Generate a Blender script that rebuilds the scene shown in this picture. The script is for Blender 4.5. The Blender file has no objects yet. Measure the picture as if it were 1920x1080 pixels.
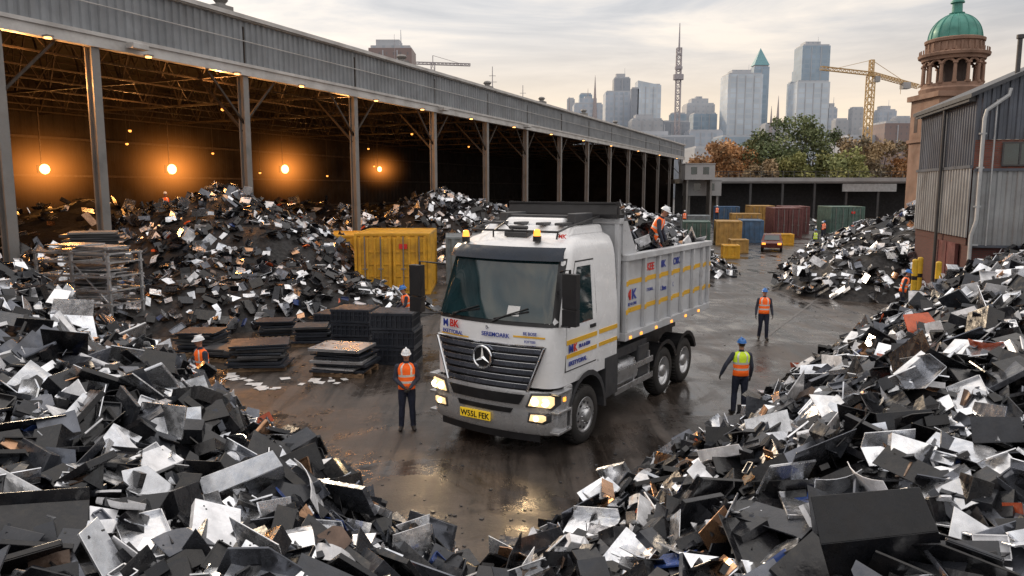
import bpy, math, random
import numpy as np
from mathutils import Vector, Matrix, noise
R=math.radians
scene=bpy.context.scene; coll=scene.collection
SX,SY=.3965,.918

# ---------------------------------------------------------------- materials
def mat(name,col,rough=.5,metal=0.,var=.25,scale=2.,bump=0.,emit=None,es=0.,dirt=0.,dirtcol=(.05,.035,.025),attr=False,rvar=.15,spec=.5,bscale=30,coat=0.):
    m=bpy.data.materials.new(name); m.use_nodes=True
    nt=m.node_tree; N=nt.nodes; L=nt.links; b=N['Principled BSDF']
    tc=N.new('ShaderNodeTexCoord')
    n1=N.new('ShaderNodeTexNoise'); n1.inputs['Scale'].default_value=scale; n1.inputs['Detail'].default_value=6
    L.new(tc.outputs['Object'],n1.inputs['Vector'])
    mr=N.new('ShaderNodeMapRange'); mr.inputs[1].default_value=.3; mr.inputs[2].default_value=.7
    mr.inputs[3].default_value=1-var; mr.inputs[4].default_value=1+var
    L.new(n1.outputs['Fac'],mr.inputs[0])
    vm=N.new('ShaderNodeVectorMath'); vm.operation='SCALE'
    if attr:
        at=N.new('ShaderNodeAttribute'); at.attribute_name='Col'
        L.new(at.outputs['Color'],vm.inputs[0])
    else: vm.inputs[0].default_value=col[:3]
    L.new(mr.outputs[0],vm.inputs['Scale'])
    out=vm.outputs[0]
    if dirt>0:
        n2=N.new('ShaderNodeTexNoise'); n2.inputs['Scale'].default_value=scale*.7+.3; n2.inputs['Detail'].default_value=9; n2.inputs['Roughness'].default_value=.7
        L.new(tc.outputs['Object'],n2.inputs['Vector'])
        r2=N.new('ShaderNodeMapRange'); r2.inputs[1].default_value=.45; r2.inputs[2].default_value=.75; r2.inputs[3].default_value=0; r2.inputs[4].default_value=dirt
        L.new(n2.outputs['Fac'],r2.inputs[0])
        mx=N.new('ShaderNodeMix'); mx.data_type='RGBA'
        L.new(r2.outputs[0],mx.inputs[0]); L.new(out,mx.inputs[6]); mx.inputs[7].default_value=(*dirtcol,1)
        out=mx.outputs[2]
    L.new(out,b.inputs['Base Color'])
    rr=N.new('ShaderNodeMapRange'); rr.inputs[1].default_value=.3; rr.inputs[2].default_value=.7
    rr.inputs[3].default_value=max(.02,rough-rvar); rr.inputs[4].default_value=min(1,rough+rvar)
    n3=N.new('ShaderNodeTexNoise'); n3.inputs['Scale'].default_value=scale*2.3; n3.inputs['Detail'].default_value=4
    L.new(tc.outputs['Object'],n3.inputs['Vector']); L.new(n3.outputs['Fac'],rr.inputs[0]); L.new(rr.outputs[0],b.inputs['Roughness'])
    if attr: L.new(at.outputs['Alpha'],b.inputs['Metallic'])
    else: b.inputs['Metallic'].default_value=metal
    b.inputs['Specular IOR Level'].default_value=spec
    if coat: b.inputs['Coat Weight'].default_value=coat; b.inputs['Coat Roughness'].default_value=.08
    if bump:
        nb=N.new('ShaderNodeTexNoise'); nb.inputs['Scale'].default_value=bscale; nb.inputs['Detail'].default_value=4
        L.new(tc.outputs['Object'],nb.inputs['Vector'])
        bp=N.new('ShaderNodeBump'); bp.inputs['Strength'].default_value=bump; bp.inputs['Distance'].default_value=.03
        L.new(nb.outputs['Fac'],bp.inputs['Height']); L.new(bp.outputs[0],b.inputs['Normal'])
    if emit:
        b.inputs['Emission Color'].default_value=(*emit,1); b.inputs['Emission Strength'].default_value=es
    return m

def facade(name,wall,glass,bw=3.,rh=3.5,mortar=.7,offs=0.,rough=.5,off2=.0):
    m=bpy.data.materials.new(name); m.use_nodes=True
    nt=m.node_tree;N=nt.nodes;L=nt.links;b=N['Principled BSDF']
    tc=N.new('ShaderNodeTexCoord'); sp=N.new('ShaderNodeSeparateXYZ'); L.new(tc.outputs['Object'],sp.inputs[0])
    ad=N.new('ShaderNodeMath'); L.new(sp.outputs[0],ad.inputs[0]); L.new(sp.outputs[1],ad.inputs[1])
    cb=N.new('ShaderNodeCombineXYZ'); L.new(ad.outputs[0],cb.inputs[0]); L.new(sp.outputs[2],cb.inputs[1])
    br=N.new('ShaderNodeTexBrick'); L.new(cb.outputs[0],br.inputs['Vector'])
    br.offset=offs; br.squash=1
    br.inputs['Scale'].default_value=1; br.inputs['Brick Width'].default_value=bw; br.inputs['Row Height'].default_value=rh
    br.inputs['Mortar Size'].default_value=mortar; br.inputs['Mortar Smooth'].default_value=.1
    br.inputs['Color1'].default_value=(*glass,1); br.inputs['Color2'].default_value=(*[g*(1.2 if off2==0 else off2) for g in glass],1); br.inputs['Mortar'].default_value=(*wall,1)
    n=N.new('ShaderNodeTexNoise'); n.inputs['Scale'].default_value=.35 if off2 else .03; n.inputs['Detail'].default_value=6; L.new(tc.outputs['Object'],n.inputs['Vector'])
    mr=N.new('ShaderNodeMapRange'); mr.inputs[1].default_value=.3; mr.inputs[2].default_value=.7; mr.inputs[3].default_value=.8; mr.inputs[4].default_value=1.15
    L.new(n.outputs['Fac'],mr.inputs[0]); v=N.new('ShaderNodeVectorMath'); v.operation='SCALE'
    L.new(br.outputs['Color'],v.inputs[0]); L.new(mr.outputs[0],v.inputs['Scale']); L.new(v.outputs[0],b.inputs['Base Color'])
    b.inputs['Roughness'].default_value=rough
    return m

M={}
M['scrap']=mat('scrap_metal',(0,0,0),.24,attr=True,var=.3,scale=5,dirt=.28,dirtcol=(.04,.03,.024),bump=.3,bscale=5,rvar=.16,spec=.5)
M['mound']=mat('scrap_mound',(.012,.011,.012),.7,.0,var=.6,scale=3,bump=1,bscale=9)
M['white']=mat('white_truck_paint',(.8,.81,.83),.25,var=.04,scale=1.2,dirt=.16,dirtcol=(.38,.35,.32),coat=.5)
M['bed']=mat('bed_paint',(.52,.535,.56),.42,var=.08,scale=1.5,dirt=.4,dirtcol=(.22,.19,.17))
M['black']=mat('black_plastic',(.014,.014,.016),.4,var=.2)
M['dgrey']=mat('dark_grey_plastic',(.05,.052,.058),.45,var=.2,dirt=.3,dirtcol=(.09,.07,.05))
M['bumper']=mat('bumper_silver',(.46,.465,.48),.27,.45,var=.08,dirt=.3,dirtcol=(.2,.17,.14),coat=.3)
M['slat']=mat('grille_slat',(.15,.165,.205),.25,.7,var=.1)
M['chrome']=mat('chrome',(.85,.86,.88),.12,1,var=.05,rvar=.05)
M['alu']=mat('aluminium',(.58,.59,.61),.35,.85,var=.15,dirt=.25)
M['glass']=mat('dark_glass',(.012,.032,.038),.04,0,var=.4,scale=1.2,rvar=.02,spec=1.)
M['visor']=mat('dark_tinted_visor',(.012,.02,.035),.3,0,var=.2,spec=.35)
M['rubber']=mat('tyre_rubber',(.022,.021,.021),.75,var=.3,dirt=.4,dirtcol=(.06,.05,.04))
M['yellow']=mat('yellow_stripe',(.75,.43,.03),.4,var=.06)
M['red']=mat('red_vinyl',(.65,.03,.02),.4,var=.05)
M['blue']=mat('blue_vinyl',(.025,.05,.32),.4,var=.05)
M['plate']=mat('number_plate_yellow',(.85,.58,.03),.35,var=.05,emit=(.85,.55,.03),es=.25)
M['head']=mat('headlight_glass',(1,.8,.5),.2,emit=(1,.66,.3),es=1.0)
M['headc']=mat('headlight_core',(1,.9,.7),.2,emit=(1,.8,.5),es=9)
M['amber']=mat('amber_lamp',(.9,.3,.03),.25,emit=(1,.36,.05),es=1.9)
M['flood']=mat('flood_lamp',(1,.7,.4),.2,emit=(1,.62,.2),es=5)
M['eave']=mat('eave_lamp',(1,.6,.3),.2,emit=(1,.45,.13),es=4.5)
M['small']=mat('small_orange_lamp',(1,.5,.2),.2,emit=(1,.36,.07),es=2.4)
M['steel']=mat('weathered_steel',(.24,.235,.23),.55,.3,var=.3,scale=1,dirt=.55,dirtcol=(.1,.06,.04))
M['corr']=mat('corrugated_sheet',(.24,.255,.275),.5,.25,var=.2,scale=.5,dirt=.45,dirtcol=(.14,.13,.125))
M['beam']=mat('eave_beam',(.5,.49,.48),.5,.1,var=.15,scale=.8,dirt=.45,dirtcol=(.16,.12,.1))
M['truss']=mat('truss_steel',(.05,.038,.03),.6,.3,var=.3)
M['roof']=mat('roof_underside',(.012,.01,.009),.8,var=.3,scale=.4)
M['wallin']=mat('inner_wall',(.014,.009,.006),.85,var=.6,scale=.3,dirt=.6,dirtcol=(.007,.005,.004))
M['crate']=mat('black_crate',(.02,.025,.036),.4,var=.2,dirt=.15)
M['wood']=mat('pallet_wood',(.26,.17,.1),.75,var=.35,scale=6)
M['navy']=mat('navy_cloth',(.014,.018,.038),.85,var=.35,scale=8,bump=.4,bscale=25)
M['sleeve']=mat('grey_sleeve_cloth',(.035,.042,.065),.85,var=.3,scale=8,bump=.4,bscale=25)
M['skin']=mat('skin',(.42,.22,.15),.55,var=.1)
M['boot']=mat('boot_leather',(.02,.016,.014),.6)
M['glove']=mat('glove',(.06,.055,.05),.8)
M['hair']=mat('hair',(.03,.02,.014),.7)
M['vestO']=mat('orange_hi_vis',(.98,.15,.015),.7,var=.12,scale=9,bump=.4,bscale=18,emit=(1,.14,.015),es=.16)
M['vestY']=mat('yellow_hi_vis',(.65,.85,.04),.7,var=.12,scale=9,bump=.4,bscale=18,emit=(.6,.9,.05),es=.08)
M['refl']=mat('reflective_tape',(.75,.75,.71),.35,.2,var=.1)
M['helW']=mat('white_helmet',(.78,.8,.83),.3,var=.05)
M['helB']=mat('blue_helmet',(.03,.16,.48),.3,var=.05)
M['contY']=mat('yellow_container_paint',(.68,.37,.03),.45,.05,var=.18,dirt=.55,dirtcol=(.22,.1,.03))
M['contG']=mat('green_container_paint',(.08,.14,.12),.5,.1,var=.25,dirt=.5,dirtcol=(.1,.08,.06))
M['contB']=mat('blue_container_paint',(.06,.13,.24),.5,.1,var=.25,dirt=.5,dirtcol=(.1,.08,.06))
M['contR']=mat('maroon_container_paint',(.14,.05,.05),.5,.1,var=.25,dirt=.5)
M['contS']=mat('grey_container_paint',(.2,.23,.25),.5,.1,var=.2,dirt=.4)
M['contO']=mat('ochre_container_paint',(.42,.25,.07),.5,.1,var=.25,dirt=.5,dirtcol=(.15,.09,.05))
M['brick']=facade('red_brick',(.13,.1,.09),(.17,.055,.04),.24,.08,.012,.5,.85,1.4)
M['dbrick']=facade('dark_red_brick',(.06,.045,.04),(.085,.026,.024),.24,.08,.012,.5,.85,1.3)
M['corrD']=mat('dark_corrugated_sheet',(.1,.115,.145),.5,.3,var=.25,scale=.7,dirt=.5,dirtcol=(.06,.05,.045))
M['corrL']=mat('pale_corrugated_sheet',(.28,.295,.31),.5,.2,var=.2,scale=.6,dirt=.55,dirtcol=(.12,.1,.09))
M['pipe']=mat('pale_pipe',(.42,.44,.46),.45,.2,var=.12,dirt=.3)
M['stone']=mat('brown_sandstone',(.27,.165,.12),.85,var=.25,scale=.4,dirt=.4,dirtcol=(.13,.08,.06))
M['stoneD']=mat('dark_sandstone',(.07,.05,.045),.9,var=.25,scale=.4)
M['copper']=mat('green_copper',(.07,.25,.21),.6,.1,var=.25,scale=.5,dirt=.4,dirtcol=(.04,.12,.1))
M['conc']=mat('pale_concrete',(.36,.36,.37),.8,var=.2,scale=.2,dirt=.4,dirtcol=(.19,.18,.17))
M['dark']=mat('dark_opening',(.03,.03,.033),.8)
M['crane']=mat('crane_yellow',(.52,.36,.17),.6,var=.1)
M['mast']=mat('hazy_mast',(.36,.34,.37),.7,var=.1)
M['bark']=mat('bark',(.07,.055,.045),.9,var=.3)
M['leaf']=mat('foliage',(0,0,0),.7,attr=True,var=.3,scale=1,spec=.2)
M['paper']=mat('pale_card',(.65,.65,.65),.6,var=.15)
M['yb']=mat('bollard_yellow',(.65,.42,.03),.5,var=.1,dirt=.4)
M['slate']=mat('dark_roof',(.06,.065,.075),.6,var=.2,dirt=.3)
M['drain']=mat('drain_steel',(.11,.1,.095),.4,.4,var=.5,scale=4,dirt=.7)
M['carred']=mat('dark_red_car_paint',(.12,.03,.025),.3,.3,var=.1)
def glow_halo(name,strength,col,power):
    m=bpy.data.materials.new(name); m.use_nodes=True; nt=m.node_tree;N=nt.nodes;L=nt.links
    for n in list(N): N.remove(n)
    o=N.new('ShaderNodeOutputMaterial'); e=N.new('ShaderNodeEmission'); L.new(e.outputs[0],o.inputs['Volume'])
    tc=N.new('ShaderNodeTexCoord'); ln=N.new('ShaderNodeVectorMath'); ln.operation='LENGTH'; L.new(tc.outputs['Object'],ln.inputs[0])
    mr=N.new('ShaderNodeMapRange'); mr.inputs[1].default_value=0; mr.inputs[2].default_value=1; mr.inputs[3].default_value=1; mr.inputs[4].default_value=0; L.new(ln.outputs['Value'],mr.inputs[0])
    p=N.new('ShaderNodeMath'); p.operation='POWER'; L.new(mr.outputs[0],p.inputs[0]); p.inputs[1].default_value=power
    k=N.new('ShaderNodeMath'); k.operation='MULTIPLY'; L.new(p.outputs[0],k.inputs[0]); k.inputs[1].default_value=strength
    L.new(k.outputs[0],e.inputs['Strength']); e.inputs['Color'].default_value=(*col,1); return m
M['glow_halo']=glow_halo('lamp_halo_glow',.75,(1,.30,.05),6.5)  # emission-only volume imitating lamp glow; no particles, no scattering

# ---------------------------------------------------------------- mesh builder
class MB:
    def __init__(s): s.v=[];s.f=[];s.m=[];s.c=[]
    def add(s,vs,fs,m=0,col=None):
        o=len(s.v); s.v.extend([tuple(v) for v in vs]); s.f.extend([tuple(i+o for i in f) for f in fs]); s.m.extend([m]*len(fs))
        if col is not None: s.c.extend([col]*len(vs))
    def box(s,c,d,m=0,rz=0,Mx=None,col=None):
        hx,hy,hz=d[0]/2,d[1]/2,d[2]/2
        vs=[Vector((x,y,z)) for z in(-hz,hz) for y in(-hy,hy) for x in(-hx,hx)]
        if Mx is not None: vs=[Mx@v for v in vs]
        if rz:
            q=Matrix.Rotation(rz,3,'Z'); vs=[q@v for v in vs]
        vs=[v+Vector(c) for v in vs]
        s.add(vs,[(0,2,3,1),(4,5,7,6),(0,1,5,4),(2,6,7,3),(0,4,6,2),(1,3,7,5)],m,col)
    def bb(s,x0,x1,y0,y1,z0,z1,m=0): s.box(((x0+x1)/2,(y0+y1)/2,(z0+z1)/2),(x1-x0,y1-y0,z1-z0),m)
    def frame(s,d):
        d=d.normalized(); a=Vector((1,0,0)) if abs(d.x)<.9 else Vector((0,1,0))
        u=(a-d*a.dot(d)).normalized(); return u,d.cross(u)
    def tube(s,pts,rs,n=8,m=0,cap=True,phase=0):
        pts=[Vector(p) for p in pts]; vs=[];u0=None
        for i,p in enumerate(pts):
            d=(pts[min(i+1,len(pts)-1)]-pts[max(i-1,0)])
            if u0 is None: u,w=s.frame(d)
            else:
                dn=d.normalized(); u=(u0-dn*u0.dot(dn)).normalized(); w=dn.cross(u)
            u0=u; r=rs[i] if isinstance(rs,(list,tuple)) else rs
            for k in range(n):
                a=phase+2*math.pi*k/n; vs.append(p+(u*math.cos(a)+w*math.sin(a))*r)
        fs=[]
        for i in range(len(pts)-1):
            for k in range(n):
                a=i*n+k;b=i*n+(k+1)%n; fs.append((a,b,b+n,a+n))
        if cap:
            fs.append(tuple(range(n-1,-1,-1))); o=(len(pts)-1)*n; fs.append(tuple(range(o,o+n)))
        s.add(vs,fs,m)
    def cyl(s,p0,p1,r0,r1=None,n=8,m=0,cap=True): s.tube([p0,p1],[r0,r0 if r1 is None else r1],n,m,cap)
    def bar(s,p0,p1,w,m=0): s.tube([p0,p1],w*.7071,4,m,True,math.pi/4)
    def loft(s,rings,m=0,n=16,cap=True,mf=None):
        vs=[]
        for c,ax,ay in rings:
            c=Vector(c);ax=Vector(ax);ay=Vector(ay)
            for k in range(n):
                a=2*math.pi*k/n; vs.append(c+ax*math.cos(a)+ay*math.sin(a))
        o=len(s.v); s.v.extend([tuple(v) for v in vs])
        for i in range(len(rings)-1):
            for k in range(n):
                a=i*n+k;b=i*n+(k+1)%n
                s.f.append((o+a,o+b,o+b+n,o+a+n)); s.m.append(m if mf is None else mf(i,k))
        if cap:
            s.f.append(tuple(o+i for i in range(n-1,-1,-1))); s.m.append(m)
            q=o+(len(rings)-1)*n; s.f.append(tuple(range(q,q+n))); s.m.append(m)
    def sphere(s,c,r,m=0,n=12,k=8,z0=-1,Mx=None):
        if not hasattr(r,'__len__'): r=(r,r,r)
        a0=math.asin(max(-1,z0)); vs=[]
        for i in range(k+1):
            a=a0+(math.pi/2-a0)*i/k; ca=max(math.cos(a),.02); sa=math.sin(a)
            for j in range(n):
                b=2*math.pi*j/n; v=Vector((r[0]*ca*math.cos(b),r[1]*ca*math.sin(b),r[2]*sa))
                if Mx is not None: v=Mx@v
                vs.append(v+Vector(c))
        fs=[(i*n+j,i*n+(j+1)%n,(i+1)*n+(j+1)%n,(i+1)*n+j) for i in range(k) for j in range(n)]
        fs.append(tuple(range(n-1,-1,-1))); fs.append(tuple(range(k*n,k*n+n)))
        s.add(vs,fs,m)
    def lathe(s,prof,axis='Z',n=32,m=0,c=(0,0,0)):
        vs=[]
        for h,r in prof:
            for k in range(n):
                a=2*math.pi*k/n; x,y=r*math.cos(a),r*math.sin(a)
                vs.append(Vector((x,y,h) if axis=='Z' else (h,x,y))+Vector(c))
        fs=[(i*n+j,i*n+(j+1)%n,(i+1)*n+(j+1)%n,(i+1)*n+j) for i in range(len(prof)-1) for j in range(n)]
        s.add(vs,fs,m)
    def torus(s,c,Rr,r,axis='Y',n=28,m=0,k=6):
        pts=[]
        for i in range(n+1):
            a=2*math.pi*i/n; x,y=Rr*math.cos(a),Rr*math.sin(a)
            pts.append(Vector(c)+Vector({'Y':(x,0,y),'Z':(x,y,0),'X':(0,x,y)}[axis]))
        s.tube(pts,r,k,m,False)
    def corr(s,p0,p1,z0,z1,period=.4,depth=.06,m=0,z1b=None):
        p0=Vector((*p0,0));p1=Vector((*p1,0)); d=p1-p0; Ln=d.length; d.normalize(); nr=Vector((d.y,-d.x,0))
        k=max(1,int(Ln/period)); vs=[]; pts=[]
        for i in range(k):
            for f,o in((0,0),(.38,0),(.5,1),(.88,1)): pts.append(((i+f)*Ln/k,o))
        pts.append((Ln,0))
        for t,o in pts:
            q=p0+d*t+nr*(depth*o); zt=z1 if z1b is None else z1+(z1b-z1)*t/Ln
            vs.append((q.x,q.y,z0)); vs.append((q.x,q.y,zt))
        s.add(vs,[(2*i,2*i+2,2*i+3,2*i+1) for i in range(len(pts)-1)],m)
    def mesh(s,name,mats,smooth=False):
        me=bpy.data.meshes.new(name); me.from_pydata(s.v,[],s.f)
        for mm in mats: me.materials.append(M[mm] if isinstance(mm,str) else mm)
        me.polygons.foreach_set('material_index',s.m)
        if smooth: me.polygons.foreach_set('use_smooth',[True]*len(s.f))
        if s.c:
            a=me.color_attributes.new('Col','FLOAT_COLOR','POINT'); a.data.foreach_set('color',[x for c in s.c for x in c])
        me.update(); return me
    def obj(s,name,mats,parent=None,smooth=False,bevel=0,loc=(0,0,0),rz=0,label=None,cat=None,kind=None,group=None,rot=None):
        o=bpy.data.objects.new(name,s.mesh(name,mats,smooth)); coll.objects.link(o)
        o.location=loc; o.rotation_euler=rot if rot else (0,0,rz)
        if parent: o.parent=parent
        if bevel:
            b=o.modifiers.new('bevel','BEVEL'); b.width=bevel; b.segments=2; b.limit_method='ANGLE'; b.angle_limit=R(40)
        tag(o,label,cat,kind,group)
        if smooth:
            import bmesh
            me=o.data; bm=bmesh.new(); bm.from_mesh(me)
            for e in bm.edges:
                if len(e.link_faces)==2 and e.calc_face_angle(0)>R(38): e.smooth=False
            bm.to_mesh(me); bm.free()
        return o
def tag(o,label=None,cat=None,kind=None,group=None):
    if label:o['label']=label
    if cat:o['category']=cat
    if kind:o['kind']=kind
    if group:o['group']=group
def empty(name,loc,rz,label,cat,group=None):
    o=bpy.data.objects.new(name,None); coll.objects.link(o); o.location=loc; o.rotation_euler=(0,0,rz); o.empty_display_size=.3
    tag(o,label,cat,None,group); return o
def light(name,kind,loc,energy,col,parent=None,size=.3,rot=None,spot=None):
    l=bpy.data.lights.new(name,kind); l.energy=energy; l.color=col
    if kind!='SUN': l.shadow_soft_size=size
    if spot: l.spot_size=spot; l.spot_blend=.6
    o=bpy.data.objects.new(name,l); coll.objects.link(o); o.location=loc
    if rot:o.rotation_euler=rot
    if parent:o.parent=parent
    return o
def text(body,size,mt,parent,loc,rot,ext=.003,bold=.012,sx=1.,align='LEFT',name='lettering'):
    cu=bpy.data.curves.new('t','FONT'); cu.body=body; cu.size=size; cu.extrude=ext; cu.offset=bold*size; cu.align_x=align
    t=bpy.data.objects.new('t',cu); coll.objects.link(t); bpy.context.view_layer.update()
    dg=bpy.context.evaluated_depsgraph_get(); me=bpy.data.meshes.new_from_object(t.evaluated_get(dg))
    bpy.data.objects.remove(t); me.materials.clear(); me.materials.append(M[mt])
    o=bpy.data.objects.new(name,me); coll.objects.link(o); o.parent=parent; o.location=loc; o.rotation_euler=rot; o.scale=(sx,1,1)
    return o

# ---------------------------------------------------------------- camera / world / sun
cam=bpy.data.cameras.new('camera'); co=bpy.data.objects.new('camera',cam); coll.objects.link(co)
co.location=(0,0,5.2); co.rotation_euler=(R(90-7.53),0,0); cam.lens=26.25; cam.sensor_width=36; cam.clip_end=5000; cam.clip_start=.1
scene.camera=co
scene.view_settings.view_transform='Standard'; scene.view_settings.look='None'; scene.view_settings.exposure=0
w=bpy.data.worlds.new('World'); scene.world=w; w.use_nodes=True
nt=w.node_tree;N=nt.nodes;L=nt.links
for n in list(N): N.remove(n)
out=N.new('ShaderNodeOutputWorld'); add=N.new('ShaderNodeAddShader'); L.new(add.outputs[0],out.inputs[0])
b1=N.new('ShaderNodeBackground'); b2=N.new('ShaderNodeBackground'); L.new(b1.outputs[0],add.inputs[0]); L.new(b2.outputs[0],add.inputs[1])
sk=N.new('ShaderNodeTexSky'); sk.sky_type='NISHITA'; sk.sun_disc=False; L.new(sk.outputs[0],b1.inputs[0]); b1.inputs[1].default_value=.02
tc=N.new('ShaderNodeTexCoord'); sp=N.new('ShaderNodeSeparateXYZ'); L.new(tc.outputs['Generated'],sp.inputs[0])
mp=N.new('ShaderNodeMapping'); mp.inputs['Scale'].default_value=(1.6,1.6,9.5); mp.inputs['Location'].default_value=(3.2,.4,.7); L.new(tc.outputs['Generated'],mp.inputs[0])
nz=N.new('ShaderNodeTexNoise'); nz.inputs['Scale'].default_value=1.6; nz.inputs['Detail'].default_value=9; nz.inputs['Roughness'].default_value=.57; nz.inputs['Distortion'].default_value=.5; L.new(mp.outputs[0],nz.inputs['Vector'])
cr=N.new('ShaderNodeValToRGB'); L.new(nz.outputs['Fac'],cr.inputs[0])
e=cr.color_ramp.elements; e[0].position=.36; e[0].color=(.47,.475,.495,1); e[1].position=.62; e[1].color=(1.0,.89,.77,1)
x=e.new(.48); x.color=(.67,.645,.63,1)
hz=N.new('ShaderNodeMapRange'); hz.interpolation_type='SMOOTHSTEP'; hz.inputs[1].default_value=.24; hz.inputs[2].default_value=.04; hz.inputs[3].default_value=0; hz.inputs[4].default_value=.9; L.new(sp.outputs[2],hz.inputs[0])
mx=N.new('ShaderNodeMix'); mx.data_type='RGBA'; L.new(hz.outputs[0],mx.inputs[0]); L.new(cr.outputs[0],mx.inputs[6]); 
dt=N.new('ShaderNodeVectorMath'); dt.operation='DOT_PRODUCT'; L.new(tc.outputs['Generated'],dt.inputs[0]); dt.inputs[1].default_value=(.08,.995,0)
ar=N.new('ShaderNodeMapRange'); ar.inputs[1].default_value=.6; ar.inputs[2].default_value=1; L.new(dt.outputs['Value'],ar.inputs[0])
hc=N.new('ShaderNodeMix'); hc.data_type='RGBA'; L.new(ar.outputs[0],hc.inputs[0]); hc.inputs[6].default_value=(.78,.67,.6,1); hc.inputs[7].default_value=(1.06,.81,.56,1)
L.new(hc.outputs[2],mx.inputs[7]); L.new(mx.outputs[2],b2.inputs[0])
zs=N.new('ShaderNodeMapRange'); zs.inputs[1].default_value=.3; zs.inputs[2].default_value=.85; zs.inputs[3].default_value=.95; zs.inputs[4].default_value=1.95; L.new(sp.outputs[2],zs.inputs[0]); L.new(zs.outputs[0],b2.inputs[1])
sun=light('sun_light','SUN',(0,0,50),2.4,(1,.78,.54)); sun.data.angle=R(7)
sd=Vector((math.sin(R(-32))*math.cos(R(24)),math.cos(R(-32))*math.cos(R(24)),math.sin(R(24))))
sun.rotation_euler=sd.to_track_quat('Z','Y').to_euler()
sk.sun_elevation=R(24); sk.sun_rotation=R(-32)

# ---------------------------------------------------------------- ground
g=bpy.data.materials.new('wet_asphalt'); g.use_nodes=True; nt=g.node_tree;N=nt.nodes;L=nt.links;b=N['Principled BSDF']
tc=N.new('ShaderNodeTexCoord')
def nn(scale,det=6,ro=.6,vec=None,dist=0):
    n=N.new('ShaderNodeTexNoise'); n.inputs['Scale'].default_value=scale; n.inputs['Detail'].default_value=det; n.inputs['Roughness'].default_value=ro; n.inputs['Distortion'].default_value=dist
    L.new(vec or tc.outputs['Object'],n.inputs['Vector']); return n.outputs['Fac']
def rg(src,a,b_,c,d):
    m=N.new('ShaderNodeMapRange'); m.inputs[1].default_value=a;m.inputs[2].default_value=b_;m.inputs[3].default_value=c;m.inputs[4].default_value=d; L.new(src,m.inputs[0]); return m.outputs[0]
mpg=N.new('ShaderNodeMapping'); mpg.inputs['Rotation'].default_value=(0,0,R(33)); mpg.inputs['Scale'].default_value=(2.0,.12,1); L.new(tc.outputs['Object'],mpg.inputs[0])
streak=nn(1.1,7,.65,mpg.outputs[0],.4)
big=nn(.34,8,.68,None,.6)
cr=N.new('ShaderNodeValToRGB'); L.new(nn(.9,9,.72),cr.inputs[0]); e=cr.color_ramp.elements
e[0].position=.3; e[0].color=(.02,.0165,.0145,1); e[1].position=.72; e[1].color=(.078,.063,.054,1)
sc=N.new('ShaderNodeVectorMath'); sc.operation='SCALE'; L.new(cr.outputs[0],sc.inputs[0]); L.new(rg(streak,.36,.64,.4,1.5),sc.inputs['Scale']); L.new(sc.outputs[0],b.inputs['Base Color'])
ma=N.new('ShaderNodeMath'); ma.operation='MULTIPLY_ADD'; L.new(rg(big,.43,.56,.05,.36),ma.inputs[0]); ma.inputs[1].default_value=1; L.new(rg(streak,.36,.64,0,.24),ma.inputs[2])
L.new(ma.outputs[0],b.inputs['Roughness']); b.inputs['Specular IOR Level'].default_value=.6
bp=N.new('ShaderNodeBump'); bp.inputs['Distance'].default_value=.02; bp.inputs['Strength'].default_value=.45
mm=N.new('ShaderNodeMath'); mm.operation='MULTIPLY'; L.new(nn(16,6,.75),mm.inputs[0]); L.new(rg(big,.43,.56,.12,1.2),mm.inputs[1]); 
m2=N.new('ShaderNodeMath'); m2.operation='ADD'; L.new(mm.outputs[0],m2.inputs[0]); L.new(nn(1.5,3),m2.inputs[1])
L.new(m2.outputs[0],bp.inputs['Height']); L.new(bp.outputs[0],b.inputs['Normal'])
M['ground']=g
mb=MB(); mb.add([(-2500,-300,0),(2500,-300,0),(2500,3000,0),(-2500,3000,0)],[(0,1,2,3)])
mb.obj('ground',['ground'],kind='structure',label='wet brown asphalt yard with puddles and tyre marks',cat='ground')

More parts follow.
